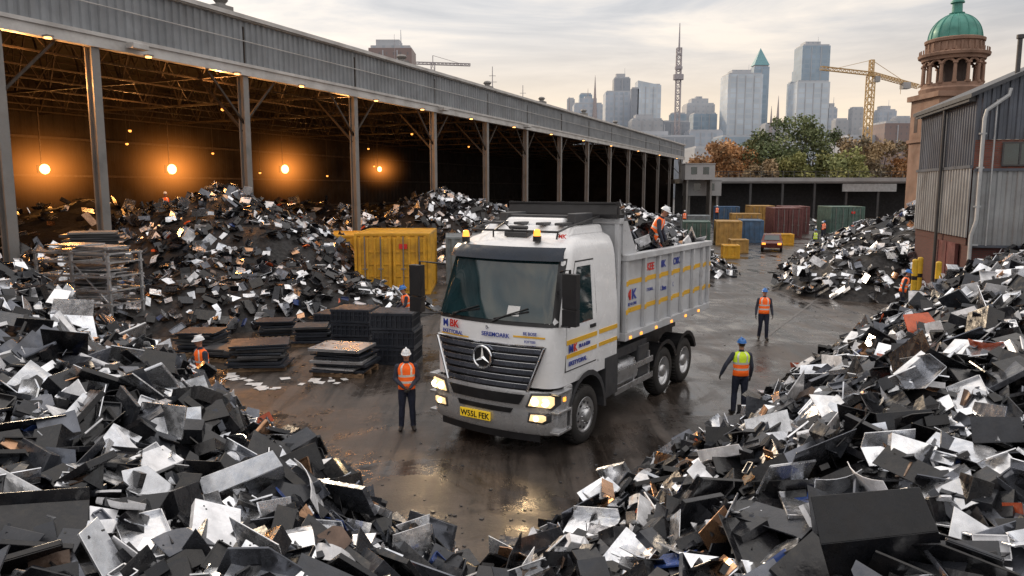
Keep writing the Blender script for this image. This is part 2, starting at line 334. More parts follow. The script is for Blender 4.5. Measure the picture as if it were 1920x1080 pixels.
# ---------------------------------------------------------------- scrap heaps
rng=random.Random(23)
PAL=[(.42,(.009,.010,.013),.0),(.12,(.032,.036,.045),.2),(.12,(.13,.14,.165),.7),(.2,(.76,.78,.82),.88),(.08,(.74,.75,.78),.1),(.02,(.12,.08,.06),.3),(.009,(.5,.085,.025),.05),(.006,(.03,.06,.2),.0),(.024,(.55,.32,.19),.85)]
def pickcol(rg):
    r=rg.random()*sum(p[0] for p in PAL)
    for i,(wt,c,mt) in enumerate(PAL):
        r-=wt
        if r<=0: break
    k=rg.uniform(.7,1.25); return i,(c[0]*k,c[1]*k,c[2]*k,mt)
CN=['black','dark grey','mid grey','bright silver','white','brown','orange red','blue','coppery tan']
def plate(rg,size,kind,detail=False):
    t=MB(); a=size*rg.uniform(.75,1.15); b_=size*rg.uniform(.4,.85)
    def slab(outl,th,Mx=None):
        n=len(outl); vs=[Vector((x,y,-th/2)) for x,y in outl]+[Vector((x,y,th/2)) for x,y in outl]
        if Mx: vs=[Mx@v for v in vs]
        t.add(vs,[tuple(range(n-1,-1,-1)),tuple(range(n,2*n))]+[(i,(i+1)%n,(i+1)%n+n,i+n) for i in range(n)])
    hx,hy=a/2,b_/2; j=lambda:rg.uniform(-.1,.1)*size
    quad=[(-hx+j(),-hy+j()),(hx+j(),-hy+j()),(hx+j(),hy+j()),(-hx+j(),hy+j())]
    if kind==0:
        o=quad; q_=rg.random()
        if q_<.35:
            k=rg.uniform(.15,.45); o=[quad[0],quad[1],(quad[2][0],quad[2][1]-b_*k),(quad[2][0]-a*k,quad[2][1]),quad[3]]
        elif q_<.5: o=[quad[0],quad[1],((quad[2][0]+quad[3][0])/2,quad[2][1])]
        slab(o,rg.uniform(.006,.02))
    elif kind==1:
        th=.009; slab([(-hx,-hy),(hx,-hy),(hx,hy),(-hx,hy)],th)
        an=rg.uniform(.5,1.9); ln=b_*rg.uniform(.25,.8); Mx=Matrix.Translation((0,hy,0))@Matrix.Rotation(an,4,'X')
        slab([(-hx,0),(hx,0),(hx*.97,ln),(-hx*.9,ln*.9)],th,Mx)
    elif kind==2:
        th=.01; lip=rg.uniform(.015,.04); slab([(-hx,-hy),(hx,-hy),(hx,hy),(-hx,hy)],th)
        for (cx,cy,dx,dy) in((0,hy,a,.01),(0,-hy,a,.01),(hx,0,.01,b_-.012),(-hx,0,.01,b_-.012)): t.box((cx,cy,lip/2+.004),(dx,dy,lip))
    elif kind==3: slab([(-hx,-hy),(hx,-hy),(hx,hy),(-hx,hy)],rg.uniform(.03,.085))
    elif kind==5: t.box((0,0,0),(a*.75,b_*.75,size*rg.uniform(.18,.4)))
    else:
        n=5; cv=rg.uniform(.08,.22)*rg.choice((-1,1)); vs=[];th=.008
        for i in range(n+1):
            x=-hx+a*i/n; z=cv*size*(1-(2*i/n-1)**2)
            for y in(-hy,hy):
                for zz in(0,th): vs.append((x,y,z+zz))
        fs=[]
        for i in range(n):
            o=4*i; fs+=[(o,o+2,o+6,o+4),(o+1,o+5,o+7,o+3),(o,o+4,o+5,o+1),(o+2,o+3,o+7,o+6)]
        fs+=[(0,1,3,2),(4*n,4*n+2,4*n+3,4*n+1)]; t.add(vs,fs)
    rv=[]
    if detail and kind in(0,3):
        zt=max(v[2] for v in t.v)
        for sgn in(1,-1):
            for _ in range(rg.randint(2,5)): rv.append((rg.choice((-1,1))*hx*rg.uniform(.6,.75),rg.choice((-1,1))*hy*rg.uniform(.5,.7),sgn*(zt+.002),sgn))
    return t,rv
def surf(h,x,y,e=.35):
    return Vector((h(x-e,y)-h(x+e,y),h(x,y-e)-h(x,y+e),2*e)).normalized()
def orient(nrm,rg,tl):
    z=(nrm+Vector((rg.gauss(0,tl),rg.gauss(0,tl),rg.gauss(0,tl*.6)))).normalized()
    if rg.random()<.13: z=(z*.35+Vector((rg.gauss(0,1),rg.gauss(0,1),.1)).normalized()).normalized()
    a=rg.uniform(0,6.283); x=Vector((math.cos(a),math.sin(a),0)); x=(x-z*x.dot(z)).normalized(); y=z.cross(x)
    return Matrix((x,y,z)).transposed().to_4x4()
def gather(h,bounds,n,smin,smax,rg,tl=.42,hmin=.06,dens=None,pw=1.2):
    res=[];x0,x1,y0,y1=bounds;tries=0
    while len(res)<n and tries<n*25:
        tries+=1; x=rg.uniform(x0,x1);y=rg.uniform(y0,y1)
        z=h(x,y)
        if z<hmin:
            if z<-.35 or rg.random()>.16: continue
            z=0
        if dens and rg.random()>dens(x,y,z): continue
        s=smin*(smax/smin)**(rg.random()**pw)
        if z<=.02: s=min(s,.4)
        c=pickcol(rg)
        if c[0] in(5,6,7,8): s=min(s,.36)
        Mx=orient(surf(h,x,y) if z>.05 else Vector((0,0,1)),rg,tl if z>.05 else .08)
        up=abs((Mx.to_3x3()@Vector((0,0,1))).z)
        Mx=Matrix.Translation((x,y,max(z,0)+rg.uniform(-.02,.14)*(1 if z>.05 else .3)+.25*s*(1-up)+.02))@Mx
        k=rg.choice((0,0,0,1,2,3,3,3,5,5)) if c[0]<2 else rg.choice((0,0,0,0,0,1,1,2,3,4))
        res.append((Mx,s,k,c,x,y,z))
    return res
def emit_plate(mb,item,rg):
    Mx,s,k,(ci,c),*_=item; t,_r=plate(rg,s,k); mb.add([Mx@Vector(v) for v in t.v],t.f,1,c)
def mound(mb,h,bounds,step):
    x0,x1,y0,y1=bounds; nx=int((x1-x0)/step)+1; ny=int((y1-y0)/step)+1; vs=[]
    for j in range(ny+1):
        for i in range(nx+1):
            x=x0+i*step;y=y0+j*step; z=h(x,y); vs.append((x,y,(z-.06) if z>0 else -.3))
    fs=[]
    for j in range(ny):
        for i in range(nx):
            q=[j*(nx+1)+i,j*(nx+1)+i+1,(j+1)*(nx+1)+i+1,(j+1)*(nx+1)+i]
            if max(vs[a][2] for a in q)>-.1: fs.append(tuple(q))
    mb.add(vs,fs,0,(.02,.02,.02,.3))
def nz2(x,y,s,o=0): return noise.noise(Vector((x*s+o,y*s-o,o*.7)))
nearf=lambda y:min(1,.55+.45*max(0,y)/10)
def hL(x,y):
    d=(x+.8)*-.777+(y-9.2)*-.629; d+=.55*nz2(x,y,.45,3)+.45*math.exp(-((x+6.0)**2+(y-14.3)**2)/2.2)
    if d<-.3: return -1
    h=4.0*math.tanh(1.1*max(d,0)/4.0)
    if d<0: h=d
    fade=min(1,max(0,(25.5-y)/7)); fade=fade*fade*(3-2*fade)
    return h*fade*nearf(y)+(.28*nz2(x,y,.8,9)+.16*nz2(x,y,1.7,4))*min(1,max(0,d))
def hR(x,y):
    d=(x+.7)*.79+(y-9.2)*-.61; d+=.6*nz2(x,y,.4,7)-.15-1.1*math.exp(-((x-5.0)**2+(y-15.8)**2)/5.5)
    if d<-.3: return -1
    h=d if d<0 else 3.75*math.tanh(.82*d/3.75)+ .02*max(0,d-5)
    fade=min(1,max(0,(40-y)/9))
    return h*fade*nearf(y)+(.25*nz2(x,y,.8,19)+.16*nz2(x,y,1.7,14))*min(1,max(0,d))
TR=R(-33.3); T0=Vector((-.52,14.5,0))
def in_truck(x,y):
    v=Vector((x,y,0))-T0; v.rotate(Matrix.Rotation(-TR,3,'Z')); return -1.7<v.x<1.7 and -.35<v.y<9.3
def vis(x,y,z,mg=1.06):
    Y=y;dz=z-5.2; dep=Y*.9914-dz*.131; up=Y*.131+dz*.9914
    return dep>1 and abs(x/dep)<.6857*mg and abs(up/dep)<.386*mg, dep
def dn(x,y,z):
    v,dep=vis(x,y,z,1.16)
    return min(1,(9/max(dep,1))**.7) if v else .06
LB=(-20,2,.5,25); RB=(-2,24,.5,39)
a=gather(lambda x,y:hL(x,y) if hL(x,y)>=hR(x,y) else -1,LB,5900,.13,.68,rng,.42,dens=dn,pw=1.3)
bq=gather(lambda x,y:hR(x,y) if hR(x,y)>hL(x,y) else -1,RB,7800,.13,.68,rng,.42,dens=dn,pw=1.3)
def okcam(it):
    p=it[0].translation; return (p-Vector((0,0,5.2))).length>3.1+it[1]*.7 and not in_truck(p.x,p.y)
a=[i for i in a if okcam(i)]; bq=[i for i in bq if okcam(i)]
sc_all=[]
for src,lst in((0,a),(1,bq)):
    for it in lst:
        p=it[0].translation; v,dep=vis(p.x,p.y,p.z,1.0)
        sc_all.append(((it[1]/dep if v else 0),src,it))
sc_all.sort(key=lambda q:-q[0])
ind=sc_all[:298]; rest=sc_all[298:]
SH=['flat','folded','lipped tray','thick slab','curved','boxy casing']
for _,src,it in ind:
    Mx,s,k,(ci,c),*_r=it; t,rv=plate(rng,s,k,True); t.c=[c]*len(t.v); t.m=[0]*len(t.f)
    for (rx,ry,rz_,sg) in rv:
        rr=.009; vs=[(rx+rr*math.cos(q*1.0472),ry+rr*math.sin(q*1.0472)*sg,rz_) for q in range(6)]
        t.add(vs,[tuple(range(6))],0,(.006,.006,.006,0))
    o=t.obj('scrap_plate',['scrap'],label='%s %s scrap sheet lying on the metal heap'%(CN[ci],SH[k]) ,cat='scrap metal plate',group='loose plates on the scrap heaps')
    o.matrix_world=Mx
    bv=o.modifiers.new('b','BEVEL'); bv.width=.003; bv.segments=1
# one rusty orange sheet standing out on the heap
px_,py_=7.3,13.2; zz_=max(hR(px_,py_),0); mo=rng
tq=MB(); tq.add([(-.36,-.24,-.01),(.34,-.2,-.01),(.38,.22,-.01),(-.1,.3,-.01),(-.36,-.24,.01),(.34,-.2,.01),(.38,.22,.01),(-.1,.3,.01)],[(3,2,1,0),(4,5,6,7),(0,1,5,4),(1,2,6,5),(2,3,7,6),(3,0,4,7)],0,(.5,.085,.025,.05))
tq.obj('scrap_plate',['scrap'],loc=(px_,py_,zz_+.3),rot=(R(38),R(-10),R(15)),label='rusty orange painted sheet tilted on the heap',cat='scrap metal plate',group='loose plates on the scrap heaps')
for src,h,Bd,lab in((0,hL,LB,'dark heap of jumbled scrap metal sheets and casings'),(1,hR,RB,'long dark heap of scrap plates beside the yard')):
    mb=MB(); mound(mb,h,Bd,.5)
    for _,s_,it in rest:
        if s_==src: emit_plate(mb,it,rng)
    mb.obj('scrap_heap',['mound','scrap'],kind='stuff',label=lab,cat='scrap heap')
def cones(cs,seed):
    def h(x,y):
        best=-1
        for cx,cy,rx,ry,H in cs:
            r=math.hypot((x-cx)/rx,(y-cy)/ry)
            if r<1.06: best=max(best,H*(1-r)**.85*(1-.12*(1-r)) if r<1 else (1-r)*3)
        if best>0: best+=(.5*nz2(x,y,.35,seed)+.2*nz2(x,y,.9,seed))*min(1,best)
        return best
    xs=[c[0]-c[2] for c in cs];xe=[c[0]+c[2] for c in cs];ys=[c[1]-c[3] for c in cs];ye=[c[1]+c[3] for c in cs]
    return h,(min(xs)-1,max(xe)+1,min(ys)-1,max(ye)+1)
HP=[([(-15.4,39,9.6,9,6.2),(-9.2,31.2,6.0,3.8,2.4),(-18.5,29,7,5,3.3),(-12.8,30.5,5,4.5,2.6)],3900,.22,.7,'tall heap of scrap sheets spilling from the warehouse'),
    ([(-27,48,13,12,5.2),(-18,66,12,12,5.0),(-31,32,9,9,4.6),(-12,80,11,11,4.6)],1700,.35,1.0,'dim rusty scrap heap under the warehouse roof'),
    ([(-5,58,10,8,5.9),(-12,56,8,7,4.1),(2,61,6,6,3.8)],2600,.28,.8,'bright mixed scrap heap beside the containers'),
    ([(7.5,50,6.5,7,4.9),(10.5,46.5,3.5,3.5,1.9)],1200,.25,.7,'scrap heap standing behind the truck'),
    ([(26.2,44.5,9.8,9,5.5),(19.4,38.3,5.8,4.8,2.3),(34,62,7.5,12,4.4)],3600,.24,.75,'pale scrap heap against the corrugated building'),
    ([(14,84,7,6,2.4),(9,94,8,8,3.4),(22,104,6,5,2.),(36,100,6,6,2.2)],750,.35,1.0,'low mixed scrap heaps in the far yard')]
HF=[]
PAL0=PAL
for i,(cs,n,s0,s1,lab) in enumerate(HP):
    if i in(2,3,4): PAL=[(p[0]*(1.9 if k in(3,4) else .8),p[1],p[2]) for k,p in enumerate(PAL0)]
    elif i==1: PAL=[(p[0]*(3 if k in(5,8) else 1),p[1],p[2]) for k,p in enumerate(PAL0)]
    else: PAL=PAL0
    h,Bd=cones(cs,20+i*3); HF.append(h); mb=MB(); mound(mb,h,Bd,.8)
    for it in gather(h,Bd,n,s0,s1,rng,.45): emit_plate(mb,it,rng)
    mb.obj('scrap_heap',['mound','scrap'],kind='stuff',label=lab,cat='scrap heap')
PAL=PAL0
def HT(x,y): return max([0,hL(x,y),hR(x,y)]+[h(x,y) for h in HF])

# ---------------------------------------------------------------- truck
tk=empty('dump_truck',T0,TR,'white and grey dump truck with lit headlights loaded with scrap','truck')
ZT=[1.30,2.2,2.68,3.80,4.02,4.2,4.32]; FT=[.0,.02,.09,.50,.62,.9,1.25]; HW=[1.47,1.48,1.47,1.38,1.34,1.24,1.0]
cf=lambda z:float(np.interp(z,ZT,FT)); ch=lambda z:float(np.interp(z,ZT,HW)); RC=.34
def outline(z,off=0,yb=2.9):
    hw=ch(z)+off;f=cf(z)-off;r=RC+off; P=[(hw,yb+off),(hw,yb*.66+f*.34),(hw,yb*.4+f*.6),(hw,f+.14+r+.05)]
    cx,cy=hw-r,f+.14+r
    for i in range(6): an=-R(15*i); P.append((cx+r*math.cos(an),cy+r*math.sin(an)))
    for i in range(13): x=cx*(1-i/6); P.append((x,f+.14*(x/cx)**2))
    return P+[(-x,y) for x,y in P[9::-1]]
def yf(x,z,off=0):
    hw=ch(z)+off;f=cf(z)-off;r=RC+off;cx=hw-r
    if abs(x)<=cx: return f+.14*(x/cx)**2
    return f+.14+r-math.sqrt(max(0,r*r-(abs(x)-cx)**2))
def rings(mb,zs,off,i0=0,i1=32,yb=2.9,m=0,close=False):
    G=[[ (p[0],p[1],z) for p in outline(z,off if not isinstance(off,list) else off[k],yb)[i0:i1+1]] for k,z in enumerate(zs)]; n=len(G[0]); vs=[p for r_ in G for p in r_]
    fs=[(j*n+i,(j+1)*n+i,(j+1)*n+i+1,j*n+i+1) for j in range(len(zs)-1) for i in range(n-1)]
    if close: fs+=[(j*n+n-1,(j+1)*n+n-1,(j+1)*n,j*n) for j in range(len(zs)-1)]+[tuple((len(zs)-1)*n+i for i in range(n))[::-1],tuple(range(n))]
    mb.add(vs,fs,m)
def fpatch(mb,xa,xb,z0,z1,off,m=0,nx=14,nz=3,xa1=None,xb1=None,th=.0):
    vs=[]
    for j in range(nz+1):
        t=j/nz; z=z0+(z1-z0)*t; A=xa+((xa1 if xa1 is not None else xa)-xa)*t; B=xb+((xb1 if xb1 is not None else xb)-xb)*t
        for i in range(nx+1): x=A+(B-A)*i/nx; vs.append((x,yf(x,z,off),z))
    n=nx+1; fs=[(j*n+i,j*n+i+1,(j+1)*n+i+1,(j+1)*n+i) for j in range(nz) for i in range(nx)]
    if th:
        k=len(vs); vs+=[(x,y+th,z) for x,y,z in vs]
        bd=list(range(n))+[j*n+nx for j in range(1,nz+1)]+[nz*n+i for i in range(nx-1,-1,-1)]+[j*n for j in range(nz-1,0,-1)]
        fs+=[(bd[i],bd[i]+k,bd[(i+1)%len(bd)]+k,bd[(i+1)%len(bd)]) for i in range(len(bd))]
    mb.add(vs,fs,m)
def fshape(mb,pts,off,m=0,th=.03):
    # convex polygon (x,z) pressed on to the front surface
    n=len(pts); cx=sum(p[0] for p in pts)/n; cz=sum(p[1] for p in pts)/n
    v=[(x,yf(x,z,off),z) for x,z in pts]+[(cx+(x-cx)*.6,yf(cx+(x-cx)*.6,cz+(z-cz)*.6,off+.02),cz+(z-cz)*.6) for x,z in pts]+[(cx,yf(cx,cz,off+.024),cz)]+[(x,yf(x,z,off)+th,z) for x,z in pts]
    fs=[(i,(i+1)%n,n+(i+1)%n,n+i) for i in range(n)]+[(n+i,n+(i+1)%n,2*n) for i in range(n)]+[(i,(i+1)%n,2*n+1+(i+1)%n,2*n+1+i) for i in range(n)]
    mb.add(v,fs,m)
mb=MB(); rings(mb,[1.40,1.8,2.2,2.45,2.68,3.0,3.3,3.8,3.95,4.06,4.2,4.28,4.32],0,close=True)
cab=mb.obj('cab',['white'],tk,smooth=True)
def wedge(mb,hw0,hw1,y0,y1,y2,z0,z1,m=0):
    vs=[(-hw0,y0,z0),(hw0,y0,z0),(hw0,y2,z0),(-hw0,y2,z0),(-hw1,y1,z1),(hw1,y1,z1),(hw1,y2,z1),(-hw1,y2,z1)]
    mb.add(vs,[(3,2,1,0),(4,5,6,7),(0,1,5,4),(1,2,6,5),(2,3,7,6),(3,0,4,7)],m)
mb=MB(); wedge(mb,1.12,1.05,1.35,1.6,2.9,4.25,4.45); wedge(mb,.75,.7,1.7,1.85,2.85,4.44,4.6)
mb.obj('roof_fairing',['white'],tk,bevel=.05)
mb=MB()
for x in(-.72,-.2,.35,.8): mb.bb(x-.1,x+.1,1.45,2.6,4.46,4.52)
mb.bb(-.9,.9,2.0,2.1,4.6,4.66); mb.bb(-.95,-.75,1.9,2.7,4.46,4.7); mb.bb(.75,.95,1.9,2.7,4.46,4.7)
mb.obj('roof_hatch',['dgrey'],tk,bevel=.02)
mb=MB()
for x in(-1.05,1.05): mb.tube([(x,.95,4.22),(x,1.0,4.36),(x,1.4,4.44),(x,2.8,4.62)],.022,6)
mb.tube([(-1.05,1.0,4.36),(1.05,1.0,4.36)],.026,6)
for x in(-.5,0,.5): mb.cyl((x,1.0,4.2),(x,1.0,4.36),.018)
mb.tube([(-.45,.98,4.36),(-.2,.96,4.52),(.0,.98,4.38)],.016,6)
mb.obj('roof_rail',['black'],tk)
mb=MB(); mb.bb(-.2,.35,.95,1.3,4.24,4.34); mb.cyl((-.2,1.15,4.42),(.25,1.15,4.42),.045); mb.obj('air_horn',['dgrey'],tk,bevel=.02)
for x,y,z in((-1.1,.85,4.15),(.66,.85,4.22)):
    mb=MB(); mb.cyl((x,y,z-.05),(x,y,z+.06),.085,n=14,m=1); mb.cyl((x,y,z+.06),(x,y,z+.17),.076,.062,n=14); mb.sphere((x,y,z+.17),(.062,.062,.03),n=14,k=3,z0=0)
    mb.obj('beacon',['amber','black'],tk,smooth=True)
mb=MB(); fpatch(mb,-1.44,1.44,2.58,3.86,.012,0,30,5,-1.35,1.35); ws=mb.obj('windscreen_surround',['black'],tk,smooth=True)
mb=MB(); fpatch(mb,-1.35,1.35,2.66,3.82,.022,0,26,6,-1.25,1.25); wg=mb.obj('windscreen',['glass'],tk,smooth=True)
for x0,x1,z1 in((-1.0,-.25,2.9),(.1,.85,2.92)):
    mb=MB(); mb.tube([(x0,yf(x0,2.68,.05),2.62),(x0+.3,yf(x0+.3,2.77,.05),2.76),(x1,yf(x1,z1,.05),z1)],.014,5)
    mb.tube([(x0+.05,yf(x0,2.7,.04),2.68),(x1+.02,yf(x1,z1-.04,.04),z1-.06)],.018,5)
    mb.obj('wiper',['black'],wg)
mb=MB(); fpatch(mb,.42,.68,2.76,2.95,.03,0,3,2); mb.obj('paper_permit',['paper'],wg)
mb=MB(); fpatch(mb,-1.36,1.36,3.82,4.07,.13,0,26,3,-1.31,1.31,.03)
mb.obj('sun_visor',['visor'],tk,smooth=True)
mb=MB(); fpatch(mb,-.95,.95,1.34,2.2,.03,0,24,4,-1.28,1.28,.05); gr=mb.obj('grille',['black'],tk)
for i in range(6):
    z=1.38+i*.14; k=.93+(z-1.34)/.86*.32
    mb=MB(); fpatch(mb,-k,k,z,z+.088,.09,0,24,1,-k-.02,k+.02,.05); fpatch(mb,-k-.02,k+.02,z+.089,z+.1,.094,1,24,1,None,None,.03); mb.obj('grille_slat',['slat','chrome'],gr,bevel=.006)
mb=MB()
for sx in(-1,1):
    pts=[(sx*x,yf(x,z,.1),z) for x,z in((.96,1.34),(1.1,1.7),(1.29,2.2))]; mb.tube(pts,.024,5)
pts=[(x,yf(x,2.22,.08),2.22) for x in np.linspace(-1.29,1.29,16)]; mb.tube(pts,.02,5)
mb.obj('grille_frame',['chrome'],gr)
mb=MB(); c=(0,-.13,1.93); mb.torus(c,.215,.026,'Y',32)
for k in range(3):
    an=R(90+120*k); d=Vector((math.cos(an),0,math.sin(an))); p=Vector((d.z,0,-d.x)); C=Vector(c)
    q=[C+d*.21,C+(d*.5+p*.87)*.045,C+(d*.5-p*.87)*.045,C+Vector((0,-.04,0)),C+Vector((0,.02,0))]
    mb.add(q,[(0,1,3),(0,3,2),(1,0,4),(0,2,4)])
mb.cyl((0,-.11,1.93),(0,-.03,1.93),.22,.22,24,1)
mb.obj('emblem',['chrome','black'],gr,smooth=False)
mb=MB(); mb.torus((0,yf(0,2.52)-.02,2.5),.035,.006,'Y',16); mb.sphere((0,yf(0,2.5),2.5),(.03,.012,.03)); mb.obj('badge',['chrome'],tk)
mb=MB(); rings(mb,[.48,.54,.7,.95,1.0,1.05,1.28,1.34],[.03,.07,.09,.085,.07,.085,.075,.05],3,29,.72)
G=outline(1.34,.05,.72)[3:30];H=outline(1.34,-.02,.72)[3:30]; n=len(G); mb.add([(x,y,1.34) for x,y in G]+[(x,y,1.34) for x,y in H],[(i,i+1,n+i+1,n+i) for i in range(n-1)])
bu=mb.obj('bumper',['bumper'],tk,smooth=True)
for sx in(-1,1):
    mb=MB(); mb.bb(sx*1.39-.12,sx*1.39+.12,.55,.86,.5,1.4); mb.obj('bumper_end',['bumper'],bu,bevel=.05)
mb=MB(); fpatch(mb,-.8,.8,1.07,1.27,.1,0,18,2,-.92,.92); mb.obj('air_intake',['black'],bu)
mb=MB(); fpatch(mb,-.62,.62,.88,.98,.1,0,12,1,-.68,.68); mb.obj('lower_intake',['black'],bu)
mb=MB(); fpatch(mb,-1.2,1.2,.34,.5,.03,0,20,1); mb.obj('under_spoiler',['black'],bu)
for sx in(-1,1):
    mb=MB(); fshape(mb,[(sx*x,z) for x,z in((.93,1.03),(1.44,1.0),(1.53,1.1),(1.53,1.3),(1.4,1.34),(1.04,1.31))],.092)
    fshape(mb,[(sx*x,z) for x,z in((.97,.74),(1.3,.72),(1.42,.78),(1.42,.92),(1.36,.95),(1.0,.93))],.098)
    hs=mb.obj('headlight_housing',['dgrey'],bu)
    for pts,cs in (([(1.0,1.07),(1.42,1.05),(1.47,1.11),(1.47,1.26),(1.4,1.29),(1.08,1.27)],((1.14,1.165),(1.34,1.165))),([(1.02,.775),(1.28,.765),(1.35,.81),(1.35,.89),(1.3,.91),(1.05,.9)],((1.17,.837),))):
        mb=MB(); fshape(mb,[(sx*x,z) for x,z in pts],.125)
        for cx_,cz_ in cs: rr=.075 if cz_>1 else .05; mb.cyl((sx*cx_,yf(cx_,cz_,.12),cz_),(sx*cx_,yf(cx_,cz_,.158),cz_),rr,None,14,1)
        mb.obj('headlight',['head','headc'],bu,smooth=True)
    light('headlight_beam','SPOT',(sx*1.15,-.4,1.1),50,(1,.68,.36),tk,.12,(R(66),0,R(180)),R(100))
mb=MB(); mb.bb(-.54,.2,-.15,-.125,.66,.84); npz=mb.obj('number_plate',['plate'],bu,bevel=.004)
text('W55L FEK',.165,'black',npz,(-.17,-.155,.69),(R(90),0,0),.002,.02,.95,'CENTER')
yl=lambda x,z:yf(x,z)-.04
text('M',.21,'blue',cab,(-1.14,yl(1.06,2.42)-.04,2.42),(R(90),0,R(-12)),.003,.03,1)
text('BK',.21,'red',cab,(-.965,yl(.95,2.42)-.02,2.42),(R(90),0,R(-10)),.003,.03,1)
text('EKETYORAL',.11,'blue',cab,(-1.14,yl(1.06,2.3)-.04,2.29),(R(90),0,R(-10)),.003,.025,1.0)
text('SEREMOARK',.115,'blue',cab,(-.1,yl(.2,2.35)-.01,2.34),(R(90),0,R(2)),.003,.025,1)
text('BE BOSE',.085,'blue',cab,(.82,yl(.82,2.45)-.01,2.42),(R(90),0,R(11)),.003,.02,.9)
text('FOTTEES',.065,'blue',cab,(.86,yl(.86,2.3)-.01,2.275),(R(90),0,R(11)),.003,.02,.9)
mb=MB(); fpatch(mb,.6,1.25,2.36,2.395,.012); mb.obj('front_stripe',['yellow'],cab)
mb=MB(); fpatch(mb,-1.25,-.45,2.24,2.267,.012); mb.obj('front_stripe',['yellow'],cab)
text('FMK',.12,'red',cab,(1.0,1.0,4.24),(R(70),0,0),.003,.03,1)
for sx in(1,-1):
    def side(mb,pts,off,m=0,th=.012):
        vs=[(sx*(ch(z)+off),y,z) for y,z in pts]; vi=[(sx*(ch(z)+off-th),y,z) for y,z in pts]; n=len(vs)
        mb.add(vs+vi,[tuple(range(n)) if sx>0 else tuple(range(n-1,-1,-1))]+[(i,(i+1)%n,n+(i+1)%n,n+i) for i in range(n)],m)
    mb=MB(); side(mb,[(.56,1.66),(1.9,1.66),(1.9,2.7),(1.88,3.8),(1.1,3.8),(.66,2.72)],.006,0,.01); mb.obj('door_seal',['black'],tk)
    mb=MB(); side(mb,[(.59,1.69),(1.875,1.69),(1.875,2.55),(.62,2.55)],.02); side(mb,[(1.72,2.55),(1.875,2.55),(1.855,3.77),(1.72,3.77)],.02); side(mb,[(.62,2.55),(.72,2.55),(1.13,3.68),(1.1,3.77),(.68,2.75)],.02); side(mb,[(1.1,3.68),(1.72,3.68),(1.72,3.77),(1.11,3.77)],.02)
    dr=mb.obj('door',['white'],tk)
    mb=MB(); side(mb,[(.74,2.56),(1.71,2.56),(1.71,3.67),(1.14,3.67)],.014); mb.obj('door_window',['glass'],dr)
    mb=MB(); side(mb,[(1.57,2.4),(1.8,2.4),(1.8,2.47),(1.57,2.47)],.045,0,.03); mb.obj('door_handle',['black'],dr)
    mb=MB(); side(mb,[(1.98,1.62),(2.0,1.62),(2.0,4.1),(1.98,4.1)],.004,0,.01); mb.obj('panel_gap',['dgrey'],tk)
    for q4 in ([(.6,1.93),(1.875,1.93),(1.875,2.01),(.6,2.01)],[(.6,2.2),(1.875,2.2),(1.875,2.29),(.6,2.29)],[(2.02,1.93),(2.88,1.93),(2.88,2.01),(2.02,2.01)],[(2.02,2.2),(2.88,2.2),(2.88,2.29),(2.02,2.29)]):
        mb=MB(); side(mb,q4,.027 if q4[0][0]<1 else .012); mb.obj('side_stripe',['yellow'],tk)
    mb=MB(); pts=[]
    for i in range(13):
        an=R(180-15*i); pts.append((1.45+.76*math.cos(an),.6+.84*math.sin(an)))
    vs=[];
    for y,z in pts: vs+= [(sx*1.0,y,z),(sx*1.53,y,z),(sx*1.53,1.45+(y-1.45)*1.12,.6+(z-.6)*1.13)]
    fs=[]
    for i in range(12): fs+=[(3*i,3*i+1,3*i+4,3*i+3),(3*i+1,3*i+2,3*i+5,3*i+4)]
    mb.add(vs,fs); mb.bb(min(sx*1.2,sx*1.5),max(sx*1.2,sx*1.5),2.32,2.92,.75,1.62)
    mb.obj('front_mudguard',['dgrey'],tk)
    mb=MB(); mb.bb(min(sx*1.05,sx*1.46),max(sx*1.05,sx*1.46),.5,.66,.5,1.65)
    for z in(.52,.92,1.3): mb.bb(min(sx*1.36,sx*1.58),max(sx*1.36,sx*1.58),.16,.68,z,z+.05,1)
    mb.obj('step',['dgrey','alu'],tk,bevel=.01)
    my=.36 if sx>0 else .12
    mx_=MB(); X=sx*(1.66 if sx>0 else 1.80)
    mx_.box((X+sx*.05,my,3.3),(.3,.16,.66)); mx_.box((X+sx*.05,my,2.8),(.3,.16,.32))
    mx_.tube([(sx*1.4,.5,3.64),(X,my+.04,3.7),(X,my+.04,2.6),(sx*1.46,.46,2.6)],.028,6)
    mi=mx_.obj('wing_mirror',['black'],tk,bevel=.05)
    gm=MB(); gm.box((X+sx*.05,my+.085,3.3),(.25,.006,.56)); gm.box((X+sx*.05,my+.085,2.8),(.25,.006,.25)); gm.obj('mirror_glass',['chrome'],mi)
q=(R(90),0,R(90))
text('M',.22,'blue',cab,(1.515,.66,2.04),q,.003,.03,1);text('K',.22,'red',cab,(1.515,.85,2.04),q,.003,.03,1); text('BLA & EEM',.1,'blue',cab,(1.515,1.08,2.08),q,.003,.03,1.)
text('EKETYORAL',.12,'blue',cab,(1.515,.66,1.78),q,.003,.03,1.15)
mb=MB(); 
for x in(-.45,.45): mb.bb(x-.06,x+.06,.9,8.7,.95,1.25)
for y in(1.4,3,4.4,5.9,7.35,8.6): mb.bb(-.45,.45,y-.06,y+.06,.98,1.2)
for y in(1.45,5.88,7.35): mb.cyl((-1.1,y,.6),(1.1,y,.6),.09,n=10)
for y in(5.88,7.35): mb.sphere((0,y,.62),.28)
mb.bb(-.9,.9,3.0,8.8,1.6,1.95); mb.bb(-.6,.6,3.2,8.7,1.25,1.6)
mb.bb(-1.25,1.25,2.3,2.85,1.3,1.42)
for y in(3.4,4.2,5.0,6.6,8.2): mb.bb(-1.3,1.3,y-.05,y+.05,1.7,1.87)
mb.obj('chassis',['dgrey'],tk)
